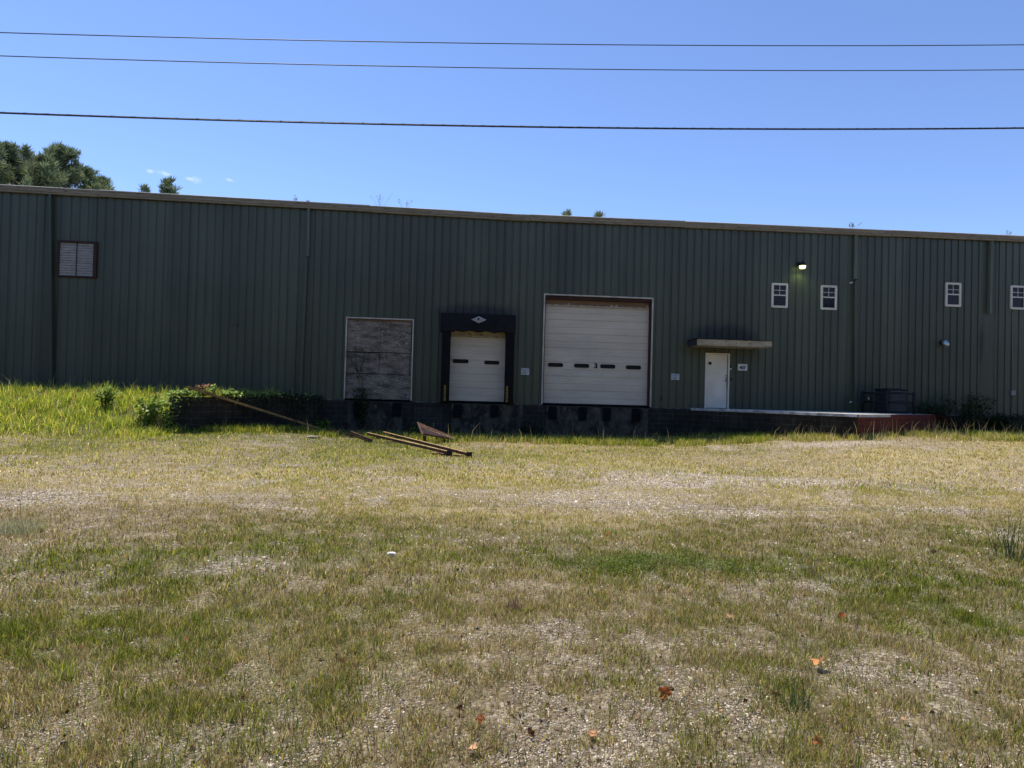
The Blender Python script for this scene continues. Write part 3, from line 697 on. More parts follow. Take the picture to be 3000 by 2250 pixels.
box(hb, p.x-.03, p.x+.045, D+.002, D+.014, p.z-.12, p.z+.10, .004); tube(hb, [(p.x+.01, D+.01, p.z-.1), (p.x+.0, D-.05, p.z-.1), (p.x-.11, D-.055, p.z-.095)], .012)
tube(hb, [(p.x+.01, D+.008, p.z+.14), (p.x+.01, D-.025, p.z+.14)], .03, 12); tube(hb, [(p.x+.01, D-.01, p.z+.05), (p.x-.005, D-.05, p.z+.03), (p.x-.005, D-.05, p.z-.04), (p.x+.01, D-.01, p.z-.06)], .008)
obj('door_handle', hb, M['chrome'], leaf_o)
bm = BM(); box(bm, p.x+.03, p.x+.055, D+.0, D+.012, p.z-.36, p.z-.12, .002); obj('astragal', bm, M['dark_metal'], leaf_o)
# threshold
bm = BM(); box(bm, x0-.02, x1+.02, D-.12, D+.12, ZF-.02, ZF-.001); obj('threshold', bm, M['chrome'], md)

# ---- windows
def window(px, py_top, py_bot, wpx, lab):
    x0, x1, z0, z1 = rect(px, px+wpx, py_top, py_bot)
    x1 = x0+.69; z1 = z0+1.0 if True else z1
    e = bpy.data.objects.new('window', None); COL.objects.link(e); e.parent = bld; e.matrix_parent_inverse = wmat(bld).inverted(); e.location = ((x0+x1)/2, D, z0)
    f = .085; bm = BM()
    box(bm, x0, x0+f, D-.055, D+.02, z0+f, z1-f); box(bm, x1-f, x1, D-.055, D+.02, z0+f, z1-f)
    box(bm, x0+.02, x1-.02, D-.055, D+.02, z1-f, z1); box(bm, x0+.02, x1-.02, D-.06, D+.02, z0, z0+f)
    box(bm, x0, x0+.02, D-.053, D+.02, z1-f, z1-.025); box(bm, x1-.02, x1, D-.053, D+.02, z1-f, z1-.025)
    box(bm, x0, x0+.02, D-.053, D+.02, z0+.025, z0+f); box(bm, x1-.02, x1, D-.053, D+.02, z0+.025, z0+f)
    obj('window_frame', bm, M['white_frame'], e)
    zm = (z0+z1)/2+.01; bm = BM(); box(bm, x0+f, x1-f, D-.045, D-.02, zm-.024, zm+.024)
    obj('meeting_rail', bm, M['white_frame'], e)
    bm = BM(); xm = (x0+x1)/2; zt = (zm+z1-f)/2
    box(bm, xm-.009, xm+.009, D-.028, D-.016, zm+.024, z1-f); box(bm, x0+f, xm-.009, D-.028, D-.016, zt-.009, zt+.009); box(bm, xm+.009, x1-f, D-.028, D-.016, zt-.009, zt+.009)
    obj('muntin', bm, M['white_frame'], e)
    bm = BM(); zl = (zm+z0+f)/2
    box(bm, xm-.006, xm+.006, D-.0125, D-.0105, z0+f, zm-.024); box(bm, x0+f, xm-.006, D-.0125, D-.0105, zl-.006, zl+.006); box(bm, xm+.006, x1-f, D-.0125, D-.0105, zl-.006, zl+.006)
    obj('muntin', bm, M['unit'], e)
    bm = BM(); box(bm, x0+f, x1-f, D-.010, D+.01, z0+f, z1-f); obj('pane', bm, M['glass'], e)
    return e
for px, yt, yb in ((2259, 830, 902), (2403, 837, 908), (2768, 828, 899), (2958, 836, 907)): window(px, yt, yb, 48, '')

# ---- louvred vent
x0, x1, z0, z1 = rect(172, 286, 707, 813)
vent = bpy.data.objects.new('louvre_vent', None); COL.objects.link(vent); vent.parent = bld; vent.matrix_parent_inverse = wmat(bld).inverted(); vent.location = ((x0+x1)/2, D, z0)
bm = BM(); f = .075
box(bm, x0-.02, x0+f-.02, D-.09, D+.01, z0, z1); box(bm, x1-f-.04, x1, D-.09, D+.01, z0, z1); box(bm, x0+f-.02, x1-f-.04, D-.09, D+.01, z1-f, z1); box(bm, x0+f-.02, x1-f-.04, D-.09, D+.01, z0, z0+f*.7)
obj('vent_frame', bm, M['maroon'], vent)
ix0, ix1, iz0, iz1 = x0+f-.02, x1-f-.04, z0+f*.7, z1-f; xm = (ix0+ix1)/2; ns = 13
bm = BM(); box(bm, ix0, ix1, D-.015, D, iz0, iz1); box(bm, xm-.008, xm+.008, D-.07, D-.015, iz0, iz1); obj('vent_back', bm, M['dark_metal'], vent)
for a, b_ in ((ix0+.005, xm-.012), (xm+.012, ix1-.005)):
    bm = BM(); h = (iz1-iz0)/ns
    for k in range(ns):
        zb = iz0+k*h; j = random.uniform(-.006, .006)
        v = [bm.verts.new(p) for p in ((a, D-.062+j, zb+.004), (b_, D-.062+j*.3, zb+.006), (b_, D-.03, zb+h+.004), (a, D-.03, zb+h+.002))]
        bm.faces.new(v)
    obj('louvre_blades', bm, M['shutter'], vent)

# ---- entrance canopy
CO = 1.05
ca = W(2043, 1000, CO).x; cb_ = W(2262, 1005, CO).x; zb = W(2150, 1014, CO).z; zt = W(2150, 996.5, CO).z
cn = bpy.data.objects.new('entrance_canopy', None); COL.objects.link(cn); cn.parent = bld; cn.matrix_parent_inverse = wmat(bld).inverted(); cn.location = ((ca+cb_)/2, D, zb)
bm = BM(); box(bm, ca, cb_, D-CO, D-CO+.03, zb, zt, .003); box(bm, cb_-.03, cb_, D-CO+.03, D-.0, zb, zt); obj('canopy_fascia', bm, M['canopy'], cn)
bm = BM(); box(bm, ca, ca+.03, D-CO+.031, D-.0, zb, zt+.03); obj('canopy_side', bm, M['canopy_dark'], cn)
bm = BM(); box(bm, ca+.031, cb_-.35, D-CO+.031, D, zb-.012, zb+.02); box(bm, cb_-.349, cb_-.031, D-CO+.05, D, zb+.004, zb+.03); obj('canopy_soffit', bm, M['canopy'], cn)
bm = BM(); n = 46
for i in range(n):
    a = ca-.02+(cb_-ca+.04)*i/n; b_ = ca-.02+(cb_-ca+.04)*(i+1)/n
    h = .018+random.uniform(-.010, .02)*(1.2 if i < n*.7 else .2); yo = random.uniform(-.012, .006)
    box(bm, a, b_-.001, D-CO-.02+yo, D-.001, zt+.001, zt+h)
obj('canopy_roof_edge', bm, M['rust_top'], cn)

# ---- small fittings that stay on the wall as things of their own
def sign_thing(l, r, t, b_, name, label, cat, mat, group=None, tilt=0.0):
    x0, x1, z0, z1 = rect(l, r, t, b_); e = thing(name, label, cat, ((x0+x1)/2, D-.01, z0), 0, group)
    bm = BM(); box(bm, x0, x1, D-.012, D-.002, z0, z1, .003)
    if tilt:
        c_ = Vector(((x0+x1)/2, D, (z0+z1)/2))
        for v in bm.verts: v.co = c_+Matrix.Rotation(tilt, 3, 'Y') @ (v.co-c_)
    obj('plate', bm, M[mat], e); return e, x0, x1, z0, z1
def scribble(e, x0, x1, z, h, n, mat, nme='lettering'):
    bm = BM(); w = (x1-x0)/n
    for k in range(n):
        a = x0+k*w+w*.12; b_ = x0+(k+1)*w-w*.1; s = random.random()
        t = h*.22
        box(bm, a, a+w*.2, D-.0150, D-.0125, z, z+h)
        if s < .6: box(bm, a+w*.2+.0005, b_, D-.0150, D-.0125, z+h-t, z+h)
        if s > .3: box(bm, a+w*.2+.0005, b_, D-.0150, D-.0125, z, z+t)
        if .2 < s < .8: box(bm, b_-w*.18, b_, D-.0150, D-.0125, z+t+.0005, z+h-t-.0005)
    obj(nme, bm, M[mat], e)
for l, r, t, b_, lb in ((1526.5, 1550, 1079, 1098, 'small white notice plate on the panels between the black dock seal and the large door'),
                        (1966.5, 1990, 1095, 1113, 'small white notice plate on the panels right of the large door')):
    e, x0, x1, z0, z1 = sign_thing(l, r, t, b_, 'notice_sign', lb, 'sign', 'sign', 'notice plates beside the dock doors', .025)
    w, h = x1-x0, z1-z0
    scribble(e, x0+w*.07, x1-w*.07, z0+h*.60, h*.28, 6, 'blue_ink'); scribble(e, x0+w*.28, x1-w*.28, z0+h*.47, h*.08, 6, 'blue_ink', 'blue_subtitle')
    scribble(e, x0+w*.12, x1-w*.15, z0+h*.27, h*.15, 9, 'ink', 'black_text'); scribble(e, x0+w*.28, x1-w*.28, z0+h*.08, h*.14, 6, 'ink', 'black_text')
e, x0, x1, z0, z1 = sign_thing(2161.5, 2189, 1066.5, 1085.5, 'number_sign', 'white plate reading 407 on the green panels right of the personnel door', 'sign', 'sign_407', None, .02)
obj('lettering', text_bm('407', (z1-z0)*.66, ((x0+x1)/2, D-.0145, z0+(z1-z0)*.42), .003, .008), M['ink'], e)
bm = BM(); box(bm, (x0+x1)/2-.09, (x0+x1)/2+.09, D-.0145, D-.0125, z1-.055, z1-.052); obj('rule', bm, M['unit'], e)
# card reader and intercom
p = W(2141, 1078, .02); e = thing('card_reader', 'dark and white card reader beside the top of the door handle side frame', 'card reader', (p.x, D, p.z))
bm = BM(); box(bm, p.x-.035, p.x+.035, D-.03, D-.001, p.z, p.z+.09, .004); obj('reader_head', bm, M['dark_metal'], e)
bm = BM(); box(bm, p.x-.035, p.x+.035, D-.035, D-.001, p.z-.075, p.z-.002, .004); obj('reader_plate', bm, M['sign'], e)
p = W(2142.5, 1111, .02); e = thing('keypad', 'small black square keypad lower on the wall beside the personnel door', 'keypad', (p.x, D, p.z))
bm = BM(); box(bm, p.x-.038, p.x+.038, D-.028, D-.001, p.z-.045, p.z+.045, .004); obj('housing', bm, M['dark_metal'], e)
bm = BM(); box(bm, p.x-.046, p.x+.046, D-.012, D-.0005, p.z-.054, p.z+.054, .003); obj('back_plate', bm, M['unit'], e)
# wall lamp, lit
p = W(2352.5, 783, .28); lx, lz = p.x, p.z; ly = D-.28
e = thing('wall_lamp', 'lit barn style lamp under the eave above the first two windows', 'lamp', (lx, D, lz))
bm = BM(); tube(bm, [(lx-.02, ly, lz+.06), (lx-.02, ly, lz+.14), (lx-.02, ly, lz+.22)], [.135, .12, .06], 20); tube(bm, [(lx-.02, ly, lz+.16), (lx-.06, D-.02, lz+.17)], .045, 10); box(bm, lx-.12, lx, D-.05, D-.001, lz+.08, lz+.26, .01)
tube(bm, [(lx-.0, ly+.02, lz+.22), (lx+.01, ly+.02, lz+.28)], .018, 8)
obj('housing', bm, M['dark_metal'], e)
ml, n_, l_, b_ = nm('lamp_lens'); b_.inputs['Base Color'].default_value = (.9, .95, .6, 1); b_.inputs['Emission Color'].default_value = (.86, 1.0, .42, 1); b_.inputs['Emission Strength'].default_value = 1.6
bm = BM(); tube(bm, [(lx-.02, ly, lz-.055), (lx-.02, ly, lz-.04), (lx-.02, ly, lz+.02), (lx-.02, ly, lz+.059)], [.085, .115, .125, .128], 20); obj('lens', bm, ml, e, True)
pl_ = bpy.data.lights.new('lamp_light', 'SPOT'); pl_.energy = 9; pl_.color = (.80, 1.0, .35); pl_.shadow_soft_size = .08; pl_.spot_size = R(150); pl_.spot_blend = .6
po = bpy.data.objects.new('lamp_light', pl_); COL.objects.link(po); po.location = (lx-.02, ly, lz-.08)
# exhaust hood
p = W(2770, 1008, .15); ex, ez = p.x, p.z
e = thing('exhaust_elbow', 'shiny galvanised exhaust elbow sticking out of the panels below the third window', 'vent pipe', (ex-.05, D, ez))
bm = BM(); tube(bm, [(ex-.04, D+.02, ez+.07), (ex-.04, D-.10, ez+.07)], .105, 16); obj('wall_sleeve', bm, M['dark_metal'], e, True)
bm = BM(); tube(bm, [(ex-.04, D-.10, ez+.07), (ex-.035, D-.17, ez+.055), (ex-.02, D-.215, ez+.01), (ex-.01, D-.225, ez-.10)], [.10, .11, .11, .105], 16); obj('elbow', bm, M['galv'], e, True)
# conduit and junction box
a = W(2966, 912, .03); b_ = W(2966, 1150, .03)
e = thing('conduit', 'thin grey conduit running down to a small junction box below the last window', 'conduit', (b_.x, D, b_.z))
bm = BM(); tube(bm, [(a.x, D-.02, a.z), (b_.x, D-.02, b_.z)], .013, 8); obj('pipe', bm, M['conduit'], e)
bm = BM(); q = W(2968, 1151, .05); box(bm, q.x-.09, q.x+.09, D-.09, D-.001, q.z-.1, q.z+.1, .008); obj('junction_box', bm, pm('box_grey', (.3, .3, .3), (.2, .2, .2), 5, .5), e)
bm = BM(); tube(bm, [(q.x, D-.03, q.z-.1), (q.x+.03, D-.03, q.z-.3), (q.x+.0, D-.04, q.z-.6), (q.x+.01, D-.1, q.z-1.05)], .012, 8); obj('cable', bm, M['conduit'], e)
# security camera on the downspout
p = W(2494, 828, .2); q = W(2506, 820, .05)
e = thing('security_camera', 'small white camera bracketed to the long downspout right of the second window', 'camera', (q.x, D, q.z))
bm = BM(); tube(bm, [(q.x, D-.09, q.z), (q.x-.03, D-.14, q.z-.03), (p.x+.05, D-.19, p.z)], .01, 6); box(bm, q.x-.09, q.x+.09, D-.11, D-.095, q.z-.012, q.z+.012); obj('bracket', bm, M['dark_metal'], e)
bm = BM(); tube(bm, [(p.x+.06, D-.17, p.z+.015), (p.x-.07, D-.24, p.z-.02)], .03, 10); obj('body', bm, M['sign'], e)
# tap
p = W(2493, 1179, .12); e = thing('spigot', 'pale water spigot low on the panels beside the long downspout', 'tap', (p.x, D, p.z))
bm = BM(); tube(bm, [(p.x+.06, D, p.z), (p.x+.02, D-.1, p.z), (p.x-.05, D-.13, p.z+.015), (p.x-.07, D-.13, p.z-.03)], .016, 8); obj('pipe', bm, M['galv'], e)
bm = BM(); tube(bm, [(p.x+.02, D-.1, p.z+.01), (p.x+.02, D-.1, p.z+.05)], .035, 8); obj('handle', bm, M['sign'], e)
# round blanking plate and small hole collar on the left panels
p = W(687.5, 946); bm = BM()
for rr, y0, y1 in ((.15, D-.02, D+.001), (.115, D-.03, D-.021)):
    bmesh.ops.create_cone(bm, cap_ends=True, segments=24, radius1=rr, radius2=rr*.96, depth=y1-y0, matrix=Matrix.Translation((p.x, (y0+y1)/2, p.z)) @ Matrix.Rotation(R(90), 4, 'X'))
tag(obj('blanking_plate', bm, M['panel']), 'round green blanking plate on the plain panels left of the boarded opening', 'cover plate')
p = W(1939, 1167); bm = BM(); bmesh.ops.create_cone(bm, cap_ends=True, segments=14, radius1=.035, radius2=.03, depth=.03, matrix=Matrix.Translation((p.x, D-.012, p.z)) @ Matrix.Rotation(R(90), 4, 'X'))
tag(obj('pipe_stub', bm, M['rubber']), 'small dark pipe stub low on the panels right of the large door', 'pipe')
# loose black cable at the dock corner
a = W(1503, 1176, .1); b_ = W(1512, 1196, .3); c_ = W(1524, 1216, .45)
bm = BM(); tube(bm, [a, b_, c_, (c_.x+.1, c_.y-.1, .35), (c_.x+.25, c_.y-.2, .05)], .014, 6)
tag(obj('cable', bm, M['dark_metal'], None, True), 'loose black cable drooping from the dock edge by the seal', 'cable')

# ------------------------------------------------------------------ wing wall and platform
def wall_between(name, A, B, z0, z1, th, mat, parent, zslope=None, bev=.004):
    """straight wall whose front face runs A->B; its own local frame so that courses follow it"""
    A = Vector(A); B = Vector(B); d = B-A; L = d.length; a = math.atan2(d.y, d.x)
    bm = BM(); box(bm, 0, L, 0, th, z0, z1, bev)
    me = bpy.data.meshes.new(name); bm.to_mesh(me); bm.free(); me.materials.append(M[mat])
    o = bpy.data.objects.new(name, me); COL.objects.link(o)
    loc = Matrix.Translation((A.x, A.y, 0)) @ Matrix.Rotation(a, 4, 'Z')
    if parent is not None:
        o.parent = parent; o.matrix_parent_inverse = wmat(parent).inverted() @ loc
    else: o.matrix_world = loc
    return o
ww = thing('retaining_wall', 'dark block wing wall angled out from the dock, overgrown along its top', 'retaining wall', ((WT.x+WE.x)/2, (WT.y+WE.y)/2, 0))
wall_between('block_course', WT, WE, -.4, ZF-.16, .2, 'wing', ww)
wall_between('cap_block', WT+Vector((-.01, -.01)), WE, ZF-.158, ZF, .215, 'wing', ww)
pf = thing('loading_platform', 'raised platform by the personnel door with pale concrete top and red plank end', 'platform', (PB.x, PB.y+2, 0))
bm = BM(); prism(bm, [(PA.x-.02, PA.y), (PB.x+.05, PB.y-.03), (PC.x-.2, PC.y)], ZF-.1, ZF-.006); obj('concrete_top', bm, M['slab'], pf)
wall_between('block_side', PA+Vector((.02, .02)), PB+Vector((.0, .02)), -.4, ZF-.101, .2, 'wing', pf)
# flaking white lip along the block side
dAB = (PB-PA); n = 90; bm = BM(); nrm = Vector((-dAB.normalized().y, dAB.normalized().x)); nrm = -nrm if nrm.y > 0 else nrm
for i in range(n):
    t0, t1 = i/n, (i+1)/n; p0 = PA+dAB*t0; p1 = PA+dAB*t1
    hh = .095*(.35+.65*min(1, .25+t0*1.1))+random.uniform(-.03, .008)*(1.1-t0)
    q0 = p0+nrm*.035; q1 = p1+nrm*.035
    v = [bm.verts.new(p) for p in ((q0.x, q0.y, ZF-.004), (q1.x, q1.y, ZF-.004), (q1.x, q1.y, ZF-.004-hh), (q0.x, q0.y, ZF-.004-hh))]
    bm.faces.new(v[::-1]); w = [bm.verts.new((p.x, p.y, ZF-.004)) for p in (p0-nrm*.02, p1-nrm*.02)]
    bm.faces.new((v[0], v[1], w[1], w[0]))
obj('painted_lip', bm, M['slab_edge'], pf)
dBC = PC-PB; PBx = PB+dBC.normalized()*.02
for k in range(6):
    z1 = ZF-.012-k*.2; z0 = z1-.193
    wall_between('red_plank', PBx, PC-dBC.normalized()*.05, z0, z1, .04+.003*(k % 2), 'red', pf)

# ------------------------------------------------------------------ condenser in its pipe cage, on the platform
uc = W(2630, 1180, 1.25); ux0, ux1 = W(2599, 1180, 1.35).x, W(2662, 1180, 1.35).x
un = thing('condenser_unit', 'dark louvred air conditioning condenser standing on the platform', 'condenser', ((ux0+ux1)/2, D-1.0, ZF))
uz1 = ZF+.92; uy0, uy1 = D-1.35, D-.55
bm = BM(); box(bm, ux0+.02, ux1-.02, uy0+.03, uy1, ZF+.05, uz1, .01); obj('cabinet', bm, M['unit'], un)
bm = BM(); box(bm, ux0, ux1, uy0, uy1+.03, uz1+.001, uz1+.04, .01); obj('top_panel', bm, M['dark_metal'], un)
bm = BM()
for k in range(15):
    z = ZF+.1+k*.053
    for v0 in (0,): bm.faces.new([bm.verts.new(p) for p in ((ux0+.13, uy0+.005, z), (ux1-.08, uy0+.005, z), (ux1-.08, uy0+.028, z+.036), (ux0+.13, uy0+.028, z+.036))])
obj('louvres', bm, M['unit_slat'], un)
bm = BM(); box(bm, ux0, ux1, uy0+.01, uy1, ZF-.005, ZF+.049); obj('base_pan', bm, M['dark_metal'], un)
gx0, gx1 = W(2552, 1180, .9).x, W(2675, 1180, 1.5).x; gxm = W(2594, 1180, 1.5).x; gy0, gy1 = D-1.55, D-.35
gd = thing('pipe_guard', 'black pipe guard cage around the condenser on the platform', 'guard rail', ((gx0+gx1)/2, D-.9, ZF))
zt_ = W(2594, 1147, 1.5).z; zmid = ZF+.42
for (x, y, hh) in ((gxm, gy0, zt_), (gx1, gy0, zt_+.02), (gx0, gy1, zt_+.03), (gx1, gy1, zt_)):
    bm = BM(); tube(bm, [(x, y, ZF-.006), (x, y, hh)], .055, 10); obj('post', bm, M['dark_metal'], gd, True)
for z in (zt_-.06, zmid):
    for a, b_ in (((gxm+.046, gy0), (gx1-.046, gy0)), ((gxm, gy0+.046), (gx0, gy1-.046)), ((gx1, gy0+.046), (gx1, gy1-.046))):
        bm = BM(); tube(bm, [(a[0], a[1], z), (b_[0], b_[1], z)], .034, 8); obj('rail', bm, M['dark_metal'], gd, True)
bm = BM(); xa, xb = W(2588, 1143, 1.0).x, W(2636, 1143, 1.0).x; zz = W(2610, 1140, 1.0).z; yb_ = D-1.0
tube(bm, [(xa, yb_, uz1+.042), (xa, yb_, zz), (xb, yb_, zz+.01), (xb, yb_, uz1+.042)], .028, 8); obj('lifting_bar', bm, M['dark_metal'], un)
bm = BM(); p = W(2566, 1168, .5); box(bm, p.x-.02, p.x+.02, D-.05, D-.01, p.z-.05, p.z+.06); tag(obj('tag_plate', bm, M['sign']), 'tiny white tag on the green panels behind the pipe guard', 'tag')

# ------------------------------------------------------------------ scrap lying in front of the dock
def scrap(name, label, cat, group, parts):
    c = parts[0][1]; e = thing(name, label, cat, (c[0], c[1], max(0, gz(c[0], c[1]))), 0, group)
    return e
pa = Vector((-8.15, 20.75, 1.56)); pb = Vector((-5.0, 24.7, .16))
bm = BM(); beam(bm, pa, pb, .10, .07, 'channel', .012); o = obj('leaning_pole', bm, M['pole_yellow'])
tag(o, 'long rusty yellow steel channel leaning over the wing wall down to the ground', 'pole')
# it crosses the top of the wing wall
def PG(x, y, z=.06):      # photo pixel on the real ground
    p = G(x, y, z)
    for _ in range(6): p = G(x, y, gz(p.x, p.y)+z)
    return p
def two(ax, ay, az, bx, by, bz): return PG(ax, ay, az), PG(bx, by, bz)
for k, (q, lb) in enumerate(((((1076, 1267, .26, 1316, 1323, .13)), 'long pale yellow steel rail on the grass, the nearer of the two'), (((1124, 1265, .26, 1374, 1327, .13)), 'long pale yellow steel rail on the grass, ending farthest right'))):
    a, b_ = two(*q); e = thing('steel_rail', lb, 'steel beam', (b_.x, b_.y, 0), 0, 'fallen yellow steel rails')
    d_ = (b_-a); up_ = Vector((0, 0, .055))
    bm = BM(); beam(bm, a, b_, .05, .012, 'box'); obj('top_flange', bm, M['rail_yellow'], e)
    bm = BM(); beam(bm, a-Vector((0, 0, .042)), b_-Vector((0, 0, .042)), .02, .068, 'box'); obj('web', bm, M['rust'], e)
    bm = BM(); dn = d_.normalized(); beam(bm, b_-Vector((0, 0, .055))+dn*.003, b_-Vector((0, 0, .055))+dn*.025, .14, .15, 'box'); obj('end_plate', bm, M['dark_metal'], e)
a, b_ = two(1264, 1326, .05, 1362, 1334, .05); e = thing('steel_rail', 'short dark rail with pale top lying across the ends of the long rails', 'steel beam', (a.x, a.y, 0), 0, 'fallen yellow steel rails')
bm = BM(); beam(bm, a, b_, .06, .01, 'box'); obj('top_flange', bm, M['rail_yellow'], e); bm = BM(); beam(bm, a-Vector((0, 0, .045)), b_-Vector((0, 0, .045)), .03, .078, 'box'); obj('web', bm, M['rust'], e)
a, b_ = two(1128, 1294, .05, 1176, 1295, .05); bm = BM(); beam(bm, a, b_, .04, .04, 'box'); tag(obj('wood_strip', bm, M['rail_yellow']), 'small pale strip in the grass just left of the long rails', 'strip')
# perforated angle pieces
a, b_ = two(1026, 1268, .27, 1089, 1292, .05); e = thing('angle_iron', 'rusty perforated angle iron stub pointing up from the grass', 'angle iron', (b_.x, b_.y, 0), 0, 'rusty angle iron stubs')
bm = BM(); beam(bm, a, b_, .13, .11, 'channel', .012); obj('flange', bm, M['rust'], e)
for k in range(10):
    pass
bm = BM(); dn = (b_-a).normalized(); sd_ = dn.cross(Vector((0, 0, 1))).normalized(); sd_ = sd_ if sd_.y < 0 else -sd_
for k in range(12):
    c = a.lerp(b_, (k+.7)/12.6)+sd_*.067+Vector((0, 0, -.005)); box(bm, -.018, .018, -.0015, .0015, -.012, .012, 0, Matrix.Translation(c) @ dn.to_track_quat('X', 'Z').to_matrix().to_4x4())
obj('bolt_holes', bm, M['rail_yellow'], e)['kind'] = 'stuff'
a, b_ = two(973, 1262, .2, 1001, 1272, .05); bm = BM(); beam(bm, a, b_, .16, .14, 'channel', .014); o = obj('angle_iron', bm, M['rust_pink']); tag(o, 'short faded rusty channel end at the foot of the leaning pole', 'angle iron', 'rusty angle iron stubs')
# tipped rusty trough
A1 = PG(1240, 1273, .30); A2 = PG(1338, 1290, .05); A0 = A1
e = thing('rusty_trough', 'wide rusty steel trough tipped on its side beside the rails', 'trough', (A1.x, A1.y, 0))
dn = (A2-A1).normalized()
def tpy(px, py, Y):
    d = ray(px, py); return EYE+d*(Y/d.y)
T0 = tpy(1226, 1238, A1.y+.32); T1 = tpy(1320, 1277, A2.y+.32)
Mr0 = A1.lerp(T0, .48)+Vector((.02, -.03, .03)); Mr1 = A2.lerp(T1, .48)+Vector((0, -.03, .03))
def plate(bm, p, q, r_, s_, t=.012):
    n_ = (q-p).cross(s_-p).normalized()*t
    a = [bm.verts.new(v) for v in (p, q, r_, s_)]; b2 = [bm.verts.new(v+n_) for v in (p, q, r_, s_)]
    bm.faces.new(a); bm.faces.new(b2[::-1])
    for i in range(4): bm.faces.new((a[i], b2[i], b2[(i+1) % 4], a[(i+1) % 4]))
bm = BM(); plate(bm, A1, A2, Mr1, Mr0); obj('lower_panel', bm, M['rust_pink'], e)
bm = BM(); plate(bm, Mr0, Mr1, T1, T0); obj('upper_panel', bm, M['rust'], e)
bm = BM(); beam(bm, A1-dn*.03, T0-dn*.03, .05, .03, 'box'); beam(bm, Mr0, Mr1, .02, .02, 'box'); obj('end_panel', bm, M['rust_pink'], e)
bm = BM(); beam(bm, A1+Vector((0, 0, -.04))+dn*.06, Vector((A1.x, A1.y, -.02))+dn*.1, .10, .03, 'box'); obj('leg', bm, M['rust'], e)
bm = BM(); beam(bm, A1+Vector((0, 0, .012)), A2+Vector((0, 0, .012)), .03, .05, 'box'); obj('rim', bm, M['rust'], e)
a, b_ = two(1335, 1296, .03, 1368, 1299, .03); bm = BM(); beam(bm, a, b_, .03, .02, 'box'); tag(obj('wood_strip', bm, M['rail_yellow']), 'tiny pale stick in the grass right of the trough', 'stick')
# long thin mossy bar in the shade
a = Vector((-4.6, D-1.5, .12)); b_ = Vector((-2.2, D-1.3, .1)); bm = BM(); tube(bm, [a, (-3.4, D-1.42, .13), b_], .03, 8); tag(obj('mossy_bar', bm, M['pole_green']), 'thin mossy bar lying in the shade at the foot of the dock wall', 'bar')
# wire mesh leaning on the dock wall
x0, x1 = W(1212, 1210, .2).x, W(1300, 1210, .2).x; z0, z1 = .12, W(1250, 1188, .2).z-.04
e = thing('wire_mesh_panel', 'black welded wire mesh panel leaning on the dock wall between bumpers', 'wire mesh', ((x0+x1)/2, D-.25, 0))
bm = BM(); n = 18
for i in range(n+1):
    x = x0+(x1-x0)*i/n; tube(bm, [(x, D-.34, z0), (x, D-.12, z1)], .005, 4)
for i in range(12):
    t = i/11; tube(bm, [(x0, D-.34+.22*t-.008, z0+(z1-z0)*t), (x1, D-.34+.22*t-.008, z0+(z1-z0)*t)], .005, 4)
obj('wire_grid', bm, pm('mesh_wire', (.11, .11, .10), (.07, .06, .05), 6, .6), e)
bm = BM(); tube(bm, [(x0, D-.345, z0), (x0, D-.125, z1), (x1, D-.125, z1), (x1, D-.345, z0), (x0, D-.345, z0)], .012, 6); obj('edge_wire', bm, M['dark_metal'], e)
# pale stones and scraps of concrete
def stone(px, py, s, label, cat='stone', mat='stone', flat=.35, name='stone', grp='pale stones in the grass'):
    p = PG(px, py, 0); bm = BM(); bmesh.ops.create_icosphere(bm, subdivisions=2, radius=1)
    for v in bm.verts:
        k = 1+.35*(_lat[int(abs(v.co.x*7.3+px)) % 256, int(abs(v.co.y*9.1+v.co.z*5+py)) % 256]-.5)
        v.co = Vector((v.co.x*s*k*1.3, v.co.y*s*k*.9, v.co.z*s*k*flat))+Vector((p.x, p.y, p.z+s*flat*.5))
    tag(obj(name, bm, M[mat]), label, cat, grp)
stone(915, 1284, .17, 'broad flat pale stone slab in the grass below the leaning pole'); stone(975, 1275, .16, 'pale stone slab beside the short rusty channel end')
stone(1080, 1296, .13, 'pale stone under the low end of the perforated angle iron'); stone(60, 1330, .05, 'small pale stone in the short grass at the far left edge')

# ------------------------------------------------------------------ overhead lines
def line(name, pts, Y, r, mat, label, lash=False):
    P = []
    for x, y in pts:
        d = ray(x, y); P.append(EYE + d*(Y/d.y))
    c = np.polyfit([p.x for p in P], [p.z for p in P], 2)
    xs = np.linspace(-45, 45, 120); Q = [Vector((x, Y, float(np.polyval(c, x)))) for x in xs]
    e = None; bm = BM(); tube(bm, Q, r, 8); o = obj(name, bm, M[mat], None, True); tag(o, label, 'overhead cable', 'overhead lines')
    return o, Q
line('overhead_cable', [(0, 95), (1000, 120), (1500, 130.5), (2200, 131), (3000, 132)], 13.0, .0095, 'wire_thin', 'uppermost thin overhead line crossing the sky')
line('overhead_cable', [(0, 163), (1000, 192), (1500, 201), (2200, 204), (3000, 205)], 13.0, .0095, 'wire_thin', 'thin overhead line just below the uppermost one')
o, Q = line('overhead_cable', [(0, 331), (1000, 361), (1550, 374), (2200, 377), (3000, 376)], 12.0, .014, 'wire', 'thick black overhead cable, lowest of the three lines', True)
bm = BM(); tube(bm, [q+Vector((0, 0, .017)) for q in Q], .004, 6); l_ = obj('messenger_wire', bm, M['lash'], o, True)
bm = BM(); pts = []
for q0, q1 in zip(Q, Q[1:]):
    if -14 < q0.x < 20:
        for k in range(10):
            q = q0.lerp(q1, k/10); a = q.x*2*math.pi/.36; pts.append(q+Vector((0, math.sin(a)*.017, .006+math.cos(a)*.021)))
tube(bm, pts, .0015, 4); obj('lashing', bm, M['lash'], o)

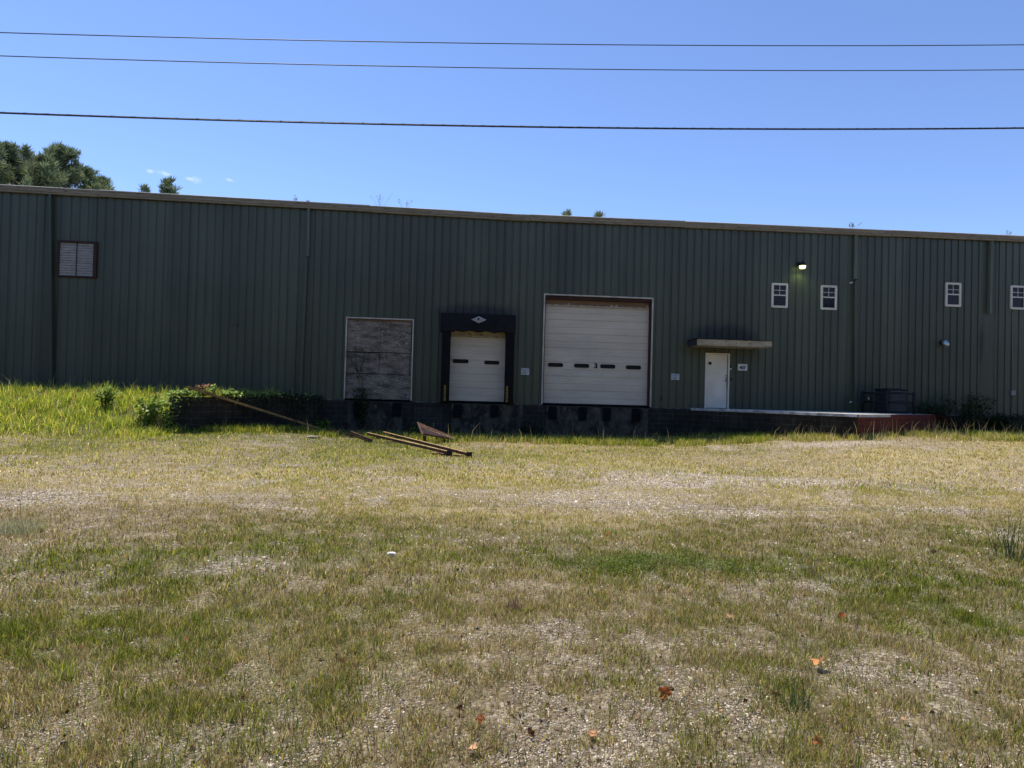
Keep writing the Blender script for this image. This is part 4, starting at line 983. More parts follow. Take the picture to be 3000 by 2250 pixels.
# ------------------------------------------------------------------ pines behind the building
def tuft_mesh(name, C_, S, N, mats, cols, parent, spread=1.0, width=.10, up=.35):
    """C_ tuft centres, S sizes, N spikes per tuft: each spike is a thin kite"""
    k = len(C_); n = k*N
    c = np.repeat(C_, N, 0); s = np.repeat(S, N)[:, None]; col = np.repeat(cols, N, 0)*RNG.uniform(.75, 1.25, (n, 1))
    d = RNG.normal(size=(n, 3)); d[:, 2] += up*1.5; d /= np.linalg.norm(d, axis=1, keepdims=True)
    t = np.cross(d, RNG.normal(size=(n, 3))); t /= np.linalg.norm(t, axis=1, keepdims=True)
    L = s*RNG.uniform(.6, 1.1, (n, 1)); w = L*width
    base = c+d*L*.05; mid = c+d*L*.55; tip = c+d*L
    co = np.stack([base, mid+t*w, tip, mid-t*w], 1).reshape(-1, 3)
    idx = (np.arange(n)[:, None]*4+np.arange(4)[None]).ravel()
    return np_mesh(name, co, idx, np.full(n, 4), mats, np.repeat(col, 4, 0), parent)
def pine(x, y, top, cw, label, seed, group='pine trees behind the warehouse', dens=1.0, low=.45):
    rg = np.random.default_rng(seed)
    e = thing('pine_tree', label, 'pine tree', (x, y, 0), 0, group)
    bm = BM(); n = 9; tube(bm, [(x+.15*math.sin(k*1.1+seed), y+.15*math.cos(k*.9+seed), top*.97*k/n) for k in range(n+1)], [.32*(1-k/n)+.03 for k in range(n+1)], 10); obj('trunk', bm, M['bark'], e, True)
    Cs, Ss = [], []; bb = BM(); nb = int(48*dens)
    for k in range(nb):
        t = (k+.5)/nb; h = top*(low+(1-low)*t**.85)
        prof_ = (math.sin(min(1, (1-t)*1.25+.06)*math.pi/2))**.8*(.75+.25*rg.random())
        Lb = cw*prof_*rg.uniform(.65, 1.1); a = rg.uniform(0, 2*math.pi); el = rg.uniform(.0, .45)+t*.55
        p0 = np.array([x, y, h]); dr = np.array([math.cos(a)*math.cos(el), math.sin(a)*math.cos(el), math.sin(el)])
        p1 = p0+dr*Lb; p1[2] = min(p1[2], top-.1)
        tube(bb, [p0, (p0+p1)/2+np.array([0, 0, -.05*Lb]), p1], [.07, .045, .02], 5)
        m = int((2.4+Lb*2.7)*dens)
        for j in range(m):
            u = rg.uniform(.35, 1.05)
            q = p0+(p1-p0)*u+rg.normal(size=3)*np.array([.30, .30, .22])*(.6+.25*Lb); q[2] = min(q[2], top)
            Cs.append(q); Ss.append(rg.uniform(.5, .95))
    obj('limbs', bb, M['bark'], e)
    Cs = np.array(Cs); cl = np.array([[.155, .20, .105]])*(.7+.7*rg.random((len(Cs), 1)))*np.array([[1, 1, 1]]) + rg.random((len(Cs), 1))*np.array([[.02, .012, .0]])
    tuft_mesh('crown', Cs, np.array(Ss), 30, M['needle'], cl, e, width=.06, up=.8)
def tp(px, py, Y):
    d = ray(px, py); return EYE+d*(Y/d.y)
for px, py, Y, cw, sd_, dn_, lb in (
        (-60, 425, 66, 4.2, 1, 1.3, 'pine at the left edge of the photo, only its right side showing'), (22, 437, 70, 3.6, 2, 1.3, 'tall full pine left of the narrow leading peak'), (74, 442, 76, 2.3, 3, 1.2, 'narrow pine leader standing between the two broad crowns'),
        (122, 468, 64, 2.6, 9, 1.2, 'lower pine crown filling the dip beside the broadest pine'), (188, 443, 70, 4.6, 4, 1.5, 'broad rounded pine, widest of the group above the louvred vent'), (258, 500, 74, 3.2, 5, 1.2, 'shorter pine on the right shoulder of the broad pine'),
        (300, 528, 80, 2.2, 10, 1.0, 'lowest pine at the right foot of the pine group'), (424, 551, 82, 1.5, 6, .9, 'tiny pine tip peeking over the gutter beside the isolated pine'), (494, 529, 78, 2.0, 7, 1.1, 'isolated dark pine top rising above the roof right of the pine group'),
        (1662, 622, 88, 1.9, 8, .9, 'small pine top above the roof over the large door, left of its pair'), (1752, 630, 88, 1.9, 12, .9, 'small pine top above the roof over the large door, right of its pair')):
    p = tp(px, py, Y); pine(p.x, p.y, p.z, cw, lb, sd_, dens=dn_, low=.5)

# ------------------------------------------------------------------ plants
def leaf_cloud(name, C_, sz, cols, parent, mat='foliage', flat=.5, seed=0):
    """pointed leaves as folded kites"""
    rg = np.random.default_rng(seed); n = len(C_)
    d = rg.normal(size=(n, 3)); d[:, 2] *= .5; d /= np.linalg.norm(d, axis=1, keepdims=True)
    nn = rg.normal(size=(n, 3))*flat; nn[:, 2] += 1; t = np.cross(nn, d); t /= np.linalg.norm(t, axis=1, keepdims=True)
    L = (sz*rg.uniform(.6, 1.3, n))[:, None]; w = L*.33
    b_ = C_; m_ = C_+d*L*.5; e = C_+d*L; dn = np.array([[0, 0, 1]])*L*.08
    co = np.stack([b_, m_+t*w+dn, e, m_-t*w+dn], 1).reshape(-1, 3)
    idx = (np.arange(n)[:, None]*4+np.array([[0, 1, 2, 3]])).ravel()
    return np_mesh(name, co, idx, np.full(n, 4), M[mat], np.repeat(cols, 4, 0), parent)
def bush(loc, rx, ry, h, n, leaf, col, name, label, cat, seed, group=None, stems=9, zlo=.05):
    rg = np.random.default_rng(seed); e = thing(name, label, cat, loc, 0, group); bm = BM(); P = []
    for k in range(stems):
        a = rg.uniform(0, 6.28); r_ = rg.uniform(.2, 1); tip = Vector((loc[0]+math.cos(a)*rx*r_, loc[1]+math.sin(a)*ry*r_, loc[2]+h*rg.uniform(.6, 1.0)))
        b0 = Vector((loc[0]+math.cos(a)*rx*.3*r_, loc[1]+math.sin(a)*ry*.3*r_, loc[2]-.02)); mid = b0.lerp(tip, .55)+Vector((0, 0, h*.1))
        tube(bm, [b0, mid, tip], [.012, .008, .004], 5)
        m = n//stems
        for j in range(m):
            u = rg.uniform(zlo, 1)**.7; q = b0.lerp(mid, u*2) if u < .5 else mid.lerp(tip, u*2-1)
            P.append([q.x+rg.normal()*rx*.16, q.y+rg.normal()*ry*.16, q.z+rg.normal()*h*.07])
    obj('stems', bm, M['stem'], e)
    P = np.array(P); c = np.array([col])*rg.uniform(.6, 1.5, (len(P), 1))
    leaf_cloud('foliage', P, np.full(len(P), leaf), c, e, seed=seed)
    return e
def onwing(t, z=ZF, off=0): d = WE-WT; p = WT+d*t; nn = Vector((d.y, -d.x)).normalized(); return p+nn*off
# ivy along the top of the wing wall and hanging over its face
e = thing('ivy_vine', 'leafy green ivy spilling over the outer end of the wing wall', 'vine', (WT.x, WT.y, ZF)); rg = np.random.default_rng(3)
P = []; bm = BM()
for k in range(60):
    t = rg.uniform(-.01, .50) if k < 50 else rg.uniform(.5, .95); p = onwing(t); nn = onwing(t, off=1)-p
    hang = rg.uniform(.04, .28)*(1 if t < .4 else .7); pts_ = []
    for j in range(5):
        u = j/4; o_ = -.25+.32*u; pts_.append(Vector((p.x+nn.x*o_+rg.normal()*.03, p.y+nn.y*o_+rg.normal()*.03, ZF+.03+.07*math.sin(u*3)+rg.normal()*.015-(hang if j == 4 else 0))))
    tube(bm, pts_, .006, 4)
    for j in range(16):
        u = rg.uniform(0, 3.99); i = int(u); q = pts_[i].lerp(pts_[i+1], u-i); P.append([q.x+rg.normal()*.06, q.y+rg.normal()*.06, q.z+abs(rg.normal())*.05])
for k in range(170):       # tip of the wall, hanging thick
    z = rg.uniform(.35, 1.3); P.append([WT.x-.12+rg.normal()*.14, WT.y-.05+rg.normal()*.10, z])
obj('stems', bm, M['stem'], e); P = np.array(P); cc = np.array([[.27, .38, .09]])*rg.uniform(.6, 1.6, (len(P), 1)); leaf_cloud('foliage', P, np.full(len(P), .11), cc, e, seed=4)
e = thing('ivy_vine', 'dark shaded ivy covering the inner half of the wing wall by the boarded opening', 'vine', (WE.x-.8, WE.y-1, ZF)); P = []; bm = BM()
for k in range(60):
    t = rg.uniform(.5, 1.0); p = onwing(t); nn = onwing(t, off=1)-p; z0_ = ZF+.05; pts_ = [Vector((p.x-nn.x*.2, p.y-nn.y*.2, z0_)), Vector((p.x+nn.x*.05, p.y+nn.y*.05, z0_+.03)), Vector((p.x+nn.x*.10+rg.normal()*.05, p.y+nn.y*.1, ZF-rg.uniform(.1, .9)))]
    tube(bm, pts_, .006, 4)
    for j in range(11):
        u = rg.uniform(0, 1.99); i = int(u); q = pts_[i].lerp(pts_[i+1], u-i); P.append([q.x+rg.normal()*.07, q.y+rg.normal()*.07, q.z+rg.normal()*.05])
obj('stems', bm, M['stem'], e); P = np.array(P); cc = np.array([[.03, .045, .018]])*rg.uniform(.5, 1.5, (len(P), 1)); leaf_cloud('foliage', P, np.full(len(P), .10), cc, e, seed=5)  # same ivy, leaf colour darkened to stand for the building's shade
def PL(px, py, h=0.0): return PG(px, py, h)
for k, t in enumerate((.06, .16, .24, .33, .42)):
    p = onwing(t, off=-.12); bush((p.x, p.y, ZF+.0), .22, .2, .20+.10*(k % 3), 90, .10, (.28, .38, .09), 'wall_top_weed', ('fern like weed at the outermost end of the wing wall top', 'leafy shoot on the wing wall top under the dead brown branch', 'leafy shoot on the wing wall top just right of the dead brown branch', 'leafy shoot on the wing wall top where the pole crosses it', 'last leafy shoot on the wing wall top before the bare reddish twig')[k], 'weed', 90+k, 'shoots on top of the wing wall', stems=7)
# broken branch with brown leaves on the pole
p = onwing(.13, off=.0); bush((p.x, p.y+.25, ZF+.1), .30, .25, .32, 90, .11, (.30, .16, .09), 'dead_branch', 'dead branch with dry pinkish brown leaves caught on the leaning pole', 'branch', 31, stems=5)
p = onwing(.50, off=-.05); bush((p.x, p.y, ZF+.02), .35, .2, .22, 26, .06, (.16, .07, .04), 'dead_branch', 'bare reddish twig sticking up from the wing wall top', 'branch', 32, stems=4)
bush((WT.x-.5, WT.y-.45, gz(WT.x-.5, WT.y-.45)), .45, .4, .75, 380, .15, (.24, .34, .06), 'weed_bush', 'bright green leafy weed growing beside the outer end of the wing wall', 'weed', 33, stems=12)
bush((-10.6, 20.9, gz(-10.6, 20.9)), .40, .3, .70, 200, .13, (.20, .30, .06), 'weed_bush', 'tall bushy green weed in the grass left of the wing wall', 'weed', 34, stems=14)
for k, (px, py, rx, h, col, lb) in enumerate(((590, 1240, .35, .30, (.10, .17, .04), 'low green weed near the outer foot of the wing wall'), (650, 1243, .4, .36, (.11, .18, .04), 'leafy weed clump at the foot of the ivy covered wing wall'), (720, 1246, .55, .5, (.11, .19, .05), 'widest leafy weed clump at the middle foot of the wing wall'),
        (790, 1252, .4, .3, (.11, .17, .04), 'small weed clump right of the widest one, under the pole'), (945, 1258, .35, .4, (.15, .27, .04), 'bright green weed at the ground end of the leaning pole'), (1220, 1272, .22, .26, (.15, .28, .04), 'small bright green weed at the foot of the rusty trough'))):
    p = PL(px, py); bush((p.x, p.y, p.z), rx, rx*.6, h, 260, .085, col, 'weed_clump', lb, 'weed', 40+k, 'weeds along the wing wall and scrap')
# dark vine climbing the boards
e = thing('climbing_vine', 'dark half dead vine climbing the left side of the boarded opening', 'vine', (W(1050, 1170, .2).x, D-.25, 0)); bm = BM(); P = []; rg = np.random.default_rng(9)
for pts_ in ([(1062, 1240), (1058, 1150), (1050, 1100), (1038, 1065), (1020, 1040)], [(1060, 1180), (1062, 1120), (1056, 1075), (1066, 1040), (1060, 1010)], [(1050, 1100), (1064, 1060), (1070, 1030)], [(1048, 1110), (1042, 1060), (1046, 1015)], [(1038, 1075), (1026, 1055), (1022, 1030)], [(1070, 1230), (1075, 1180), (1068, 1140)], [(1045, 1230), (1040, 1180), (1046, 1150)]):
    q = [W(x+rg.normal()*1.5, y, .07+.15*max(0, (y-1165)/70)) for x, y in pts_]; tube(bm, q, [.016-.0025*i for i in range(len(q))], 5)
    for j in range(46):
        u = rg.uniform(0, len(q)-1.01); i = int(u); c = q[i].lerp(q[i+1], u-i)
        if rg.random() < (.35 if c.z > 1.7 else 1): P.append([c.x+rg.normal()*.07, c.y-abs(rg.normal())*.04, c.z+rg.normal()*.07])
for j in range(520):
    px = rg.normal()*11+1058; py = rg.uniform(1135, 1245); c = W(px, py, .22+abs(rg.normal())*.12); P.append([c.x, min(c.y, D-.13), max(c.z, .05)])
obj('stems', bm, M['stem'], e); P = np.array(P); leaf_cloud('foliage', P, np.full(len(P), .085), np.array([[.035, .05, .02]])*rg.uniform(.5, 1.6, (len(P), 1)), e, seed=10)
# shaded bushes right of the platform
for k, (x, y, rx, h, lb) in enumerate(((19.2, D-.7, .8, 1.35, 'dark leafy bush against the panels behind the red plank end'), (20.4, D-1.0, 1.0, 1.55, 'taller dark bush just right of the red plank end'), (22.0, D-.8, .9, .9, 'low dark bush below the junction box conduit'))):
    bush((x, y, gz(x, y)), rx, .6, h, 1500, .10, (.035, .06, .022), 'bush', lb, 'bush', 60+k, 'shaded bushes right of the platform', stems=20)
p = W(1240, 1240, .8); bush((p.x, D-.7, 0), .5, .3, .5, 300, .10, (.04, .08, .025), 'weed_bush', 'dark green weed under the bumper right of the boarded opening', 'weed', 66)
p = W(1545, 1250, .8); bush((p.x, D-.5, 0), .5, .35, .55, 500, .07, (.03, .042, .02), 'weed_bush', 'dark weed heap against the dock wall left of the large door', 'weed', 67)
# clover-like low patch
def gutter_weed(px, py, h, k, lb, leafy=False):
    a = W(px, py+2, .1); x = a.x; z = eave(x)+.18; rg = np.random.default_rng(80+k); e = thing('roof_weed', lb, 'weed', (x, D-.1, z), 0, 'weeds sprouting from the gutter'); bm = BM(); P = []
    for j in range(7):
        dx = rg.normal()*h*.35; tip = Vector((x+dx+rg.normal()*.1*h, D-.1+rg.normal()*.05, z+h*rg.uniform(.5, 1))); b0 = Vector((x+dx*.2, D-.1, z-.06)); md_ = b0.lerp(tip, .6)+Vector((rg.normal()*.02, 0, .02))
        tube(bm, [b0, md_, tip], [.004, .003, .002], 4)
        for q in range(14 if leafy else 5): c = md_.lerp(tip, rg.random()); P.append([c.x+rg.normal()*.02, c.y+rg.normal()*.02, c.z])
    obj('stems', bm, M['twig'], e); P = np.array(P); leaf_cloud('foliage', P, np.full(len(P), .05), np.array([[.16, .17, .10]])*rg.uniform(.6, 1.4, (len(P), 1)), e, seed=k)
for k, (px, py, h, lb, lf) in enumerate(((865, 595, .28, 'small dry weed on the gutter above the left downspout', False), (902, 596, .14, 'tiny leafy weed on the gutter right over the left downspout', True), (1115, 608, .62, 'tallest dry weed on the gutter, left of its bushier neighbour', False), (1187, 612, .5, 'spreading dry weed on the gutter right of the tallest one', False), (2497, 672, .34, 'leafy weed on the gutter above the long downspout', True), (2955, 693, .3, 'sparse dry weed on the gutter near the right edge', False))):
    gutter_weed(px, py, h, k, lb, lf)

# ------------------------------------------------------------------ grass (uncountable) built as blades
def blades(name, X, Y, H, Wd, lean, cols, label, mat=None, kind='stuff', flat=None, cat='grass', parent=None, Z=None, curl=.5, top=True):
    n = len(X); Z = gh(X, Y) if Z is None else Z
    a = RNG.uniform(0, 2*np.pi, n); b_ = RNG.uniform(0, 2*np.pi, n)
    dx, dy = np.cos(a)*lean, np.sin(a)*lean            # horizontal run per unit of height
    sx, sy = np.cos(b_)*Wd/2, np.sin(b_)*Wd/2
    L = H/np.sqrt(1+lean**2)
    P0 = np.stack([X, Y, Z-.004], 1); S = np.stack([sx, sy, np.zeros(n)], 1)
    P1 = P0+np.stack([dx*L*.4, dy*L*.4, L*.62], 1); P2 = P0+np.stack([dx*L*(1+curl*.4), dy*L*(1+curl*.4), L], 1)
    co = np.stack([P0-S, P0+S, P1+S*.75, P1-S*.75, P2], 1).reshape(-1, 3)
    o5 = np.arange(n)[:, None]*5
    idx = np.concatenate([o5+np.array([[0, 1, 2, 3]]), o5+np.array([[3, 2, 4]])], 1).ravel()
    sizes = np.tile([4, 3], n)
    o = np_mesh(name, co, idx, sizes, mat or M['blade'], np.repeat(cols, 5, 0), parent)
    if top: tag(o, label, cat, None, kind)
    return o
def in_view(X, Y, m=.06):
    z = X*fw.x+Y*fw.y; u = (X*cr.x+Y*cr.y)/np.maximum(z, .1)
    return (np.abs(u) < .78+m+.35/np.maximum(z, .5))
def blocked(X, Y):
    b_ = (Y > D-.12)
    xw = xwing(Y); b_ |= (Y > WT.y) & (X > xw-.25) & (X < xw+.02)
    t = (X-PA.x)/(PB.x-PA.x); yl = PA.y+t*(PB.y-PA.y); t2 = (X-PB.x)/(PC.x-PB.x); yr = PB.y+t2*(PC.y-PB.y)
    b_ |= (X > PA.x) & (X < PC.x) & (Y > np.where(X < PB.x, yl, yr)-.03)
    return b_
def palette(n, green, rg=RNG, yel=0.0, dry=0.0):
    straw = np.array([.55, .44, .22]); tan = np.array([.43, .30, .15]); pale = np.array([.70, .61, .39]); gy = np.array([.38, .37, .05]); gg = np.array([.20, .275, .03]); dg = np.array([.10, .125, .022]); rd = np.array([.22, .11, .06]); yl = np.array([.42, .36, .07])
    r = rg.random(n); g = green
    c = np.where((r < g*.50)[:, None], gg, np.where((r < g*.78)[:, None], gy, np.where((r < g*1.0)[:, None], dg, 0)))
    left = (r >= g); q = rg.random(n)
    d = np.select([q[:, None] < .34, q[:, None] < .58, q[:, None] < .76, q[:, None] < .86, q[:, None] < .90], [straw, tan, pale, gy, rd], yl)
    c = np.where(left[:, None], d, c)
    yy = rg.random(n) < yel
    c = np.where(yy[:, None], np.array([.42, .385, .10]), c)
    dry = np.broadcast_to(dry, (n,))[:, None]
    return c*(rg.uniform(.26, 1.27, (n, 1))*(1-dry)+rg.uniform(.6, 1.65, (n, 1))*dry)
def scatter(n, y0, y1, pw=1.0):
    Y = y0+(y1-y0)*RNG.random(n)**pw; hw = .84*Y+.9
    X = RNG.uniform(-1, 1, n)*hw+Y*math.tan(YAW); return X, Y
def grass_zone(name, label, n, y0, y1, h, w, lean=(.15, .9), pw=1.0, tall=None, dmin=.12, gboost=0, filt=None):
    X, Y = scatter(n, y0, y1, pw)
    dn, gr, ba = fields(X, Y); clump = ss((fbm(X, Y, .16, 51, 3)-.36)/.3)
    keep = (RNG.random(n) < np.clip(dn, dmin, 1)*(.18+.95*clump)) & ~blocked(X, Y)
    shade = (Y > 22.9) & (X > xwing(Y)) & (X < PA.x); keep &= ~(shade & (RNG.random(n) < .75))
    keep &= ~((Y > 22.6) & (X < xwing(Y)) & (RNG.random(n) < .7))
    if filt is not None: keep &= filt(X, Y, gr, dn)
    X, Y, dn, gr = X[keep], Y[keep], dn[keep], gr[keep]; m = len(X)
    gr = np.clip(gr*(.35+.85*ss((fbm(X, Y, .3, 81, 3)-.3)/.35))+.06+gboost, 0, 1)
    H = RNG.uniform(h[0], h[1], m)*(.8+.25*gr); 
    if tall is not None: H = H*tall(X, Y)
    Wd = RNG.uniform(w[0], w[1], m); lush = (1+.45*ss((Y-17.5)/2)*(X < xwing(Y)+.5))[:, None]
    return blades(name, X, Y, H, Wd, RNG.uniform(lean[0], lean[1], m), lush*palette(m, gr, yel=(.40*ss((Y-8.5)/5)*(1-.55*ss((X-4)/5))+.08)*(1-.75*ss((Y-17)/3)), dry=dryf(X, Y)), label)
def tallf(X, Y):
    xe = xwing(Y)
    k = 1+1.6*ss((Y-19.5)/3)*ss((xe+.8-X)/2.0)+1.6*ss((Y-21.3)/1.2)*(X > xe)
    return k*(.65+.7*fbm(X, Y, .45, 88, 2))
grass_zone('near_grass', 'short green and straw coloured grass growing through the near gravel', 330000, 2.2, 5.2, (.035, .09), (.0024, .0048), (.1, .9), dmin=.45)
grass_zone('near_thatch', 'dry straw stalks lying between the near grass', 170000, 2.2, 5.5, (.03, .08), (.0020, .0038), (1.2, 5), dmin=.6, gboost=-.6)
grass_zone('yard_grass', 'short mixed green and dry grass across the middle of the yard', 330000, 5.2, 11.5, (.035, .085), (.004, .0078), (.1, 1.0), dmin=.2)
grass_zone('yard_thatch', 'dry straw stalks lying across the middle of the yard', 90000, 5.2, 11.5, (.04, .08), (.003, .006), (1.2, 4), dmin=.4, gboost=-.6)
grass_zone('far_grass', 'dry and yellow green grass in the far part of the yard', 250000, 11.5, 25.4, (.05, .10), (.009, .017), (.1, 1.1), tall=tallf)
# longer lush grass on the bank and at the edge of the shade
def bank(X, Y, gr, dn): return (X < xwing(Y)+.6) & (Y > 18.3) 
grass_zone('bank_grass', 'long bright green grass on the bank left of the wing wall', 260000, 17.6, 25.5, (.12, .32), (.009, .018), (.1, .7), tall=lambda X, Y: .82*(.45+1.1*fbm(X, Y, .5, 89, 2))*(1+.5*(fbm(X, Y, .25, 90, 2) > .6)), gboost=.75, filt=lambda X, Y, g, d: (X < xwing(Y)+.3) & (RNG.random(len(X)) < ss((Y-17.6)/2.6)))
def edge(X, Y, g, d):
    q = fbm(X, Y, .7, 61, 2)
    return (X > -9) & (((Y > 21.0) & (Y < 23.2) & (X < 12)) | ((X >= 11.0) & (Y > 19.6) & (Y < 23.4))) & (q > .42) & ((X > xwing(Y)))
grass_zone('shade_edge_grass', 'longer green grass along the edge of the building shade', 150000, 19.6, 23.4, (.14, .30), (.008, .016), (.1, .7), gboost=.4, filt=edge)
# seed heads and tall single stalks
def stalks(name, label, X, Y, H, col, w=.006):
    m = len(X); o = blades(name, X, Y, H, np.full(m, w), RNG.uniform(.05, .6, m), np.array([col])*RNG.uniform(.7, 1.3, (m, 1)), label); return o
X = np.concatenate([RNG.uniform(-17, -9, 130), RNG.uniform(10.5, 21, 260), RNG.uniform(-5, 9, 90)]); Y = np.concatenate([RNG.uniform(20.5, 23.5, 130), RNG.uniform(19.2, 22.8, 260), RNG.uniform(21.2, 22.9, 90)])
k = ~blocked(X, Y); X, Y = X[k], Y[k]
stalks('seed_stalks', 'thin pale seed stalks standing above the grass by the building', X, Y, RNG.uniform(.3, .75, len(X)), (.42, .36, .18), .011)
X, Y = scatter(1500, 2.4, 9); dn, gr, ba = fields(X, Y); k = (fbm(X, Y, .5, 71, 2) > .47)
stalks('yard_stalks', 'taller single green and yellow blades in the near yard', X[k], Y[k], RNG.uniform(.08, .17, k.sum()), (.20, .25, .05), .005)

# tufts that stand out singly
def tuft(px, py, n, h, r, col, w, lb, seed, lean=.7, cat='grass tuft'):
    p = PG(px, py, 0); a = RNG.uniform(0, 6.28, n); q = r*RNG.random(n)**.6
    X = p.x+np.cos(a)*q; Y = p.y+np.sin(a)*q
    c = np.array([col])*RNG.uniform(.65, 1.35, (n, 1))
    o = blades('grass_tuft', X, Y, RNG.uniform(.45, 1, n)*h, np.full(n, w), RNG.uniform(.05, lean, n), c, lb, kind=None, cat=cat)
    del_ = o; return o
tuft(55, 1560, 420, .22, .22, (.30, .31, .18), .004, 'grey green rounded grass tuft near the left edge of the yard', 1, 1.2)
tuft(2955, 1640, 46, .62, .14, (.085, .12, .05), .008, 'tall thin dark grass clump at the right edge of the yard', 2, .55)
tuft(1655, 1645, 60, .28, .10, (.42, .38, .24), .005, 'pale dry grass tuft at the left end of the dark green patch', 3, 1.3)
tuft(2375, 1690, 26, .20, .08, (.15, .13, .07), .006, 'small dark stalky tuft right of the dark green patch', 4, .9)
tuft(1510, 1790, 90, .12, .07, (.20, .13, .10), .004, 'brownish round tuft in the middle of the near yard', 5, 1.0)
tuft(2330, 2080, 34, .20, .10, (.08, .13, .04), .006, 'dark green upright tuft below the orange leaf', 6, .5)
tuft(190, 1990, 40, .16, .06, (.30, .34, .06), .006, 'yellow green tuft near the lower left corner', 7, .5)
tuft(1165, 1760, 60, .15, .14, (.12, .17, .04), .005, 'thin green tuft left of centre in the near yard', 8, .7)
tuft(2640, 1850, 90, .09, .13, (.30, .34, .07), .009, 'bright yellow green broad bladed tuft on the right of the near yard', 9, 1.4)
tuft(2470, 1270, 260, .55, .30, (.13, .19, .05), .012, 'tall green grass clump in front of the platform corner', 10, .6)
tuft(2535, 1270, 260, .62, .28, (.10, .16, .05), .012, 'tall green clump in front of the left end of the red planks', 11, .6)
tuft(1130, 1262, 60, .5, .15, (.30, .28, .12), .010, 'tall dry grass tuft behind the left end of the rails', 12, .6)
tuft(1205, 1265, 80, .45, .2, (.26, .26, .10), .010, 'upright dry grass tuft left of the trough', 13, .5)

# gravel: loose stones on the near ground
def pebbles(name, label, n, y0, y1, s0, s1, filt=.25):
    X, Y = scatter(n, y0, y1); dn, gr, ba = fields(X, Y); g1 = fbm(X, Y, .25, 91, 3)
    k = (RNG.random(n) < np.clip(ba*1.1+filt*ss((g1-.45)/.15), 0, 1)) & ~blocked(X, Y) & (Y < 22.5)
    X, Y = X[k], Y[k]; m = len(X); Z = gh(X, Y)
    base = np.array([[1, 0, 0], [-.5, .87, 0], [-.5, -.87, 0], [.35, .6, .75], [-.75, 0, .7], [.4, -.6, .8]], float)
    s = RNG.uniform(s0, s1, m)*RNG.choice([.6, .8, 1, 1.5], m, p=[.35, .3, .25, .1]); jit = 1+RNG.uniform(-.4, .4, (m, 6, 3))
    a = RNG.uniform(0, 6.28, m); ca_, sa_ = np.cos(a), np.sin(a); b_ = base[None]*jit*s[:, None, None]
    bx = b_[:, :, 0]*ca_[:, None]-b_[:, :, 1]*sa_[:, None]; by = b_[:, :, 0]*sa_[:, None]+b_[:, :, 1]*ca_[:, None]; bz = b_[:, :, 2]*RNG.uniform(.35, .9, m)[:, None]-s[:, None]*.15
    co = np.stack([bx+X[:, None], by+Y[:, None], bz+Z[:, None]+.002], 2).reshape(-1, 3)
    tri = np.array([[0, 1, 3], [1, 4, 3], [1, 2, 4], [2, 5, 4], [2, 0, 5], [0, 3, 5], [3, 4, 5]])
    idx = (np.arange(m)[:, None, None]*6+tri[None]).ravel()
    tones = np.array([[.48, .42, .33], [.30, .25, .20], [.62, .57, .48], [.16, .13, .11], [.40, .31, .22], [.25, .22, .20]])
    c = tones[RNG.integers(0, 6, m)]*RNG.uniform(.75, 1.2, (m, 1))*(1+.3*dryf(X, Y))[:, None]
    o = np_mesh(name, co, idx, np.full(m*7, 3), M['gravel'], np.repeat(c, 6, 0)); tag(o, label, 'gravel', None, 'stuff')
mg, n_, l_, b_ = nm('loose_gravel'); at = n_.new('ShaderNodeAttribute'); at.attribute_name = 'tint'
l_.new(mix(n_, l_, noise(n_, l_, coords(n_, l_), 60, 3), at.outputs['Color'], (.3, .28, .25), 'MULTIPLY') if False else at.outputs['Color'], b_.inputs['Base Color']); b_.inputs['Roughness'].default_value = .85
M['gravel'] = mg
pebbles('near_gravel', 'loose pale gravel scattered over the near ground', 190000, 2.2, 6.0, .003, .0075, .75)
pebbles('yard_gravel', 'loose pale gravel in the bare patches of the yard', 150000, 6.0, 15.5, .006, .015, .35)

X, Y = scatter(5200, 2.3, 9.5); k = ~blocked(X, Y) & (fbm(X, Y, .6, 95, 3) > .36); X, Y = X[k], Y[k]
rg = np.random.default_rng(15); tn_ = np.array([[.07, .04, .022], [.13, .075, .04], [.30, .20, .11], [.04, .028, .02], [.22, .12, .06]])[rg.integers(0, 5, len(X))]
o = leaf_cloud('leaf_litter', np.stack([X, Y, gh(X, Y)+.008], 1), rg.uniform(.012, .034, len(X)), tn_*rg.uniform(.7, 1.3, (len(X), 1)), None, seed=16, flat=.9)
tag(o, 'small brown crumbs of dead leaf strewn through the near grass', 'leaf litter', None, 'stuff')
rg = np.random.default_rng(19); n = 5200; c0 = G(1760, 1655, 0); c1 = G(2060, 1650, 0)
t = rg.random(n)**1.5; X = c0.x+(c1.x-c0.x)*t*1.1+rg.normal(size=n)*.30; Y = c0.y+rg.normal(size=n)*.17+.08*np.sin(X*4)
o = leaf_cloud('clover', np.stack([X, Y, gh(X, Y)+rg.uniform(.01, .065, n)], 1), np.full(n, .016), np.array([[.13, .19, .028]])*rg.uniform(.5, 1.4, (n, 1)), None, seed=20, flat=.7)
tag(o, 'dark green clover patch across the middle of the near yard', 'clover', None, 'stuff')
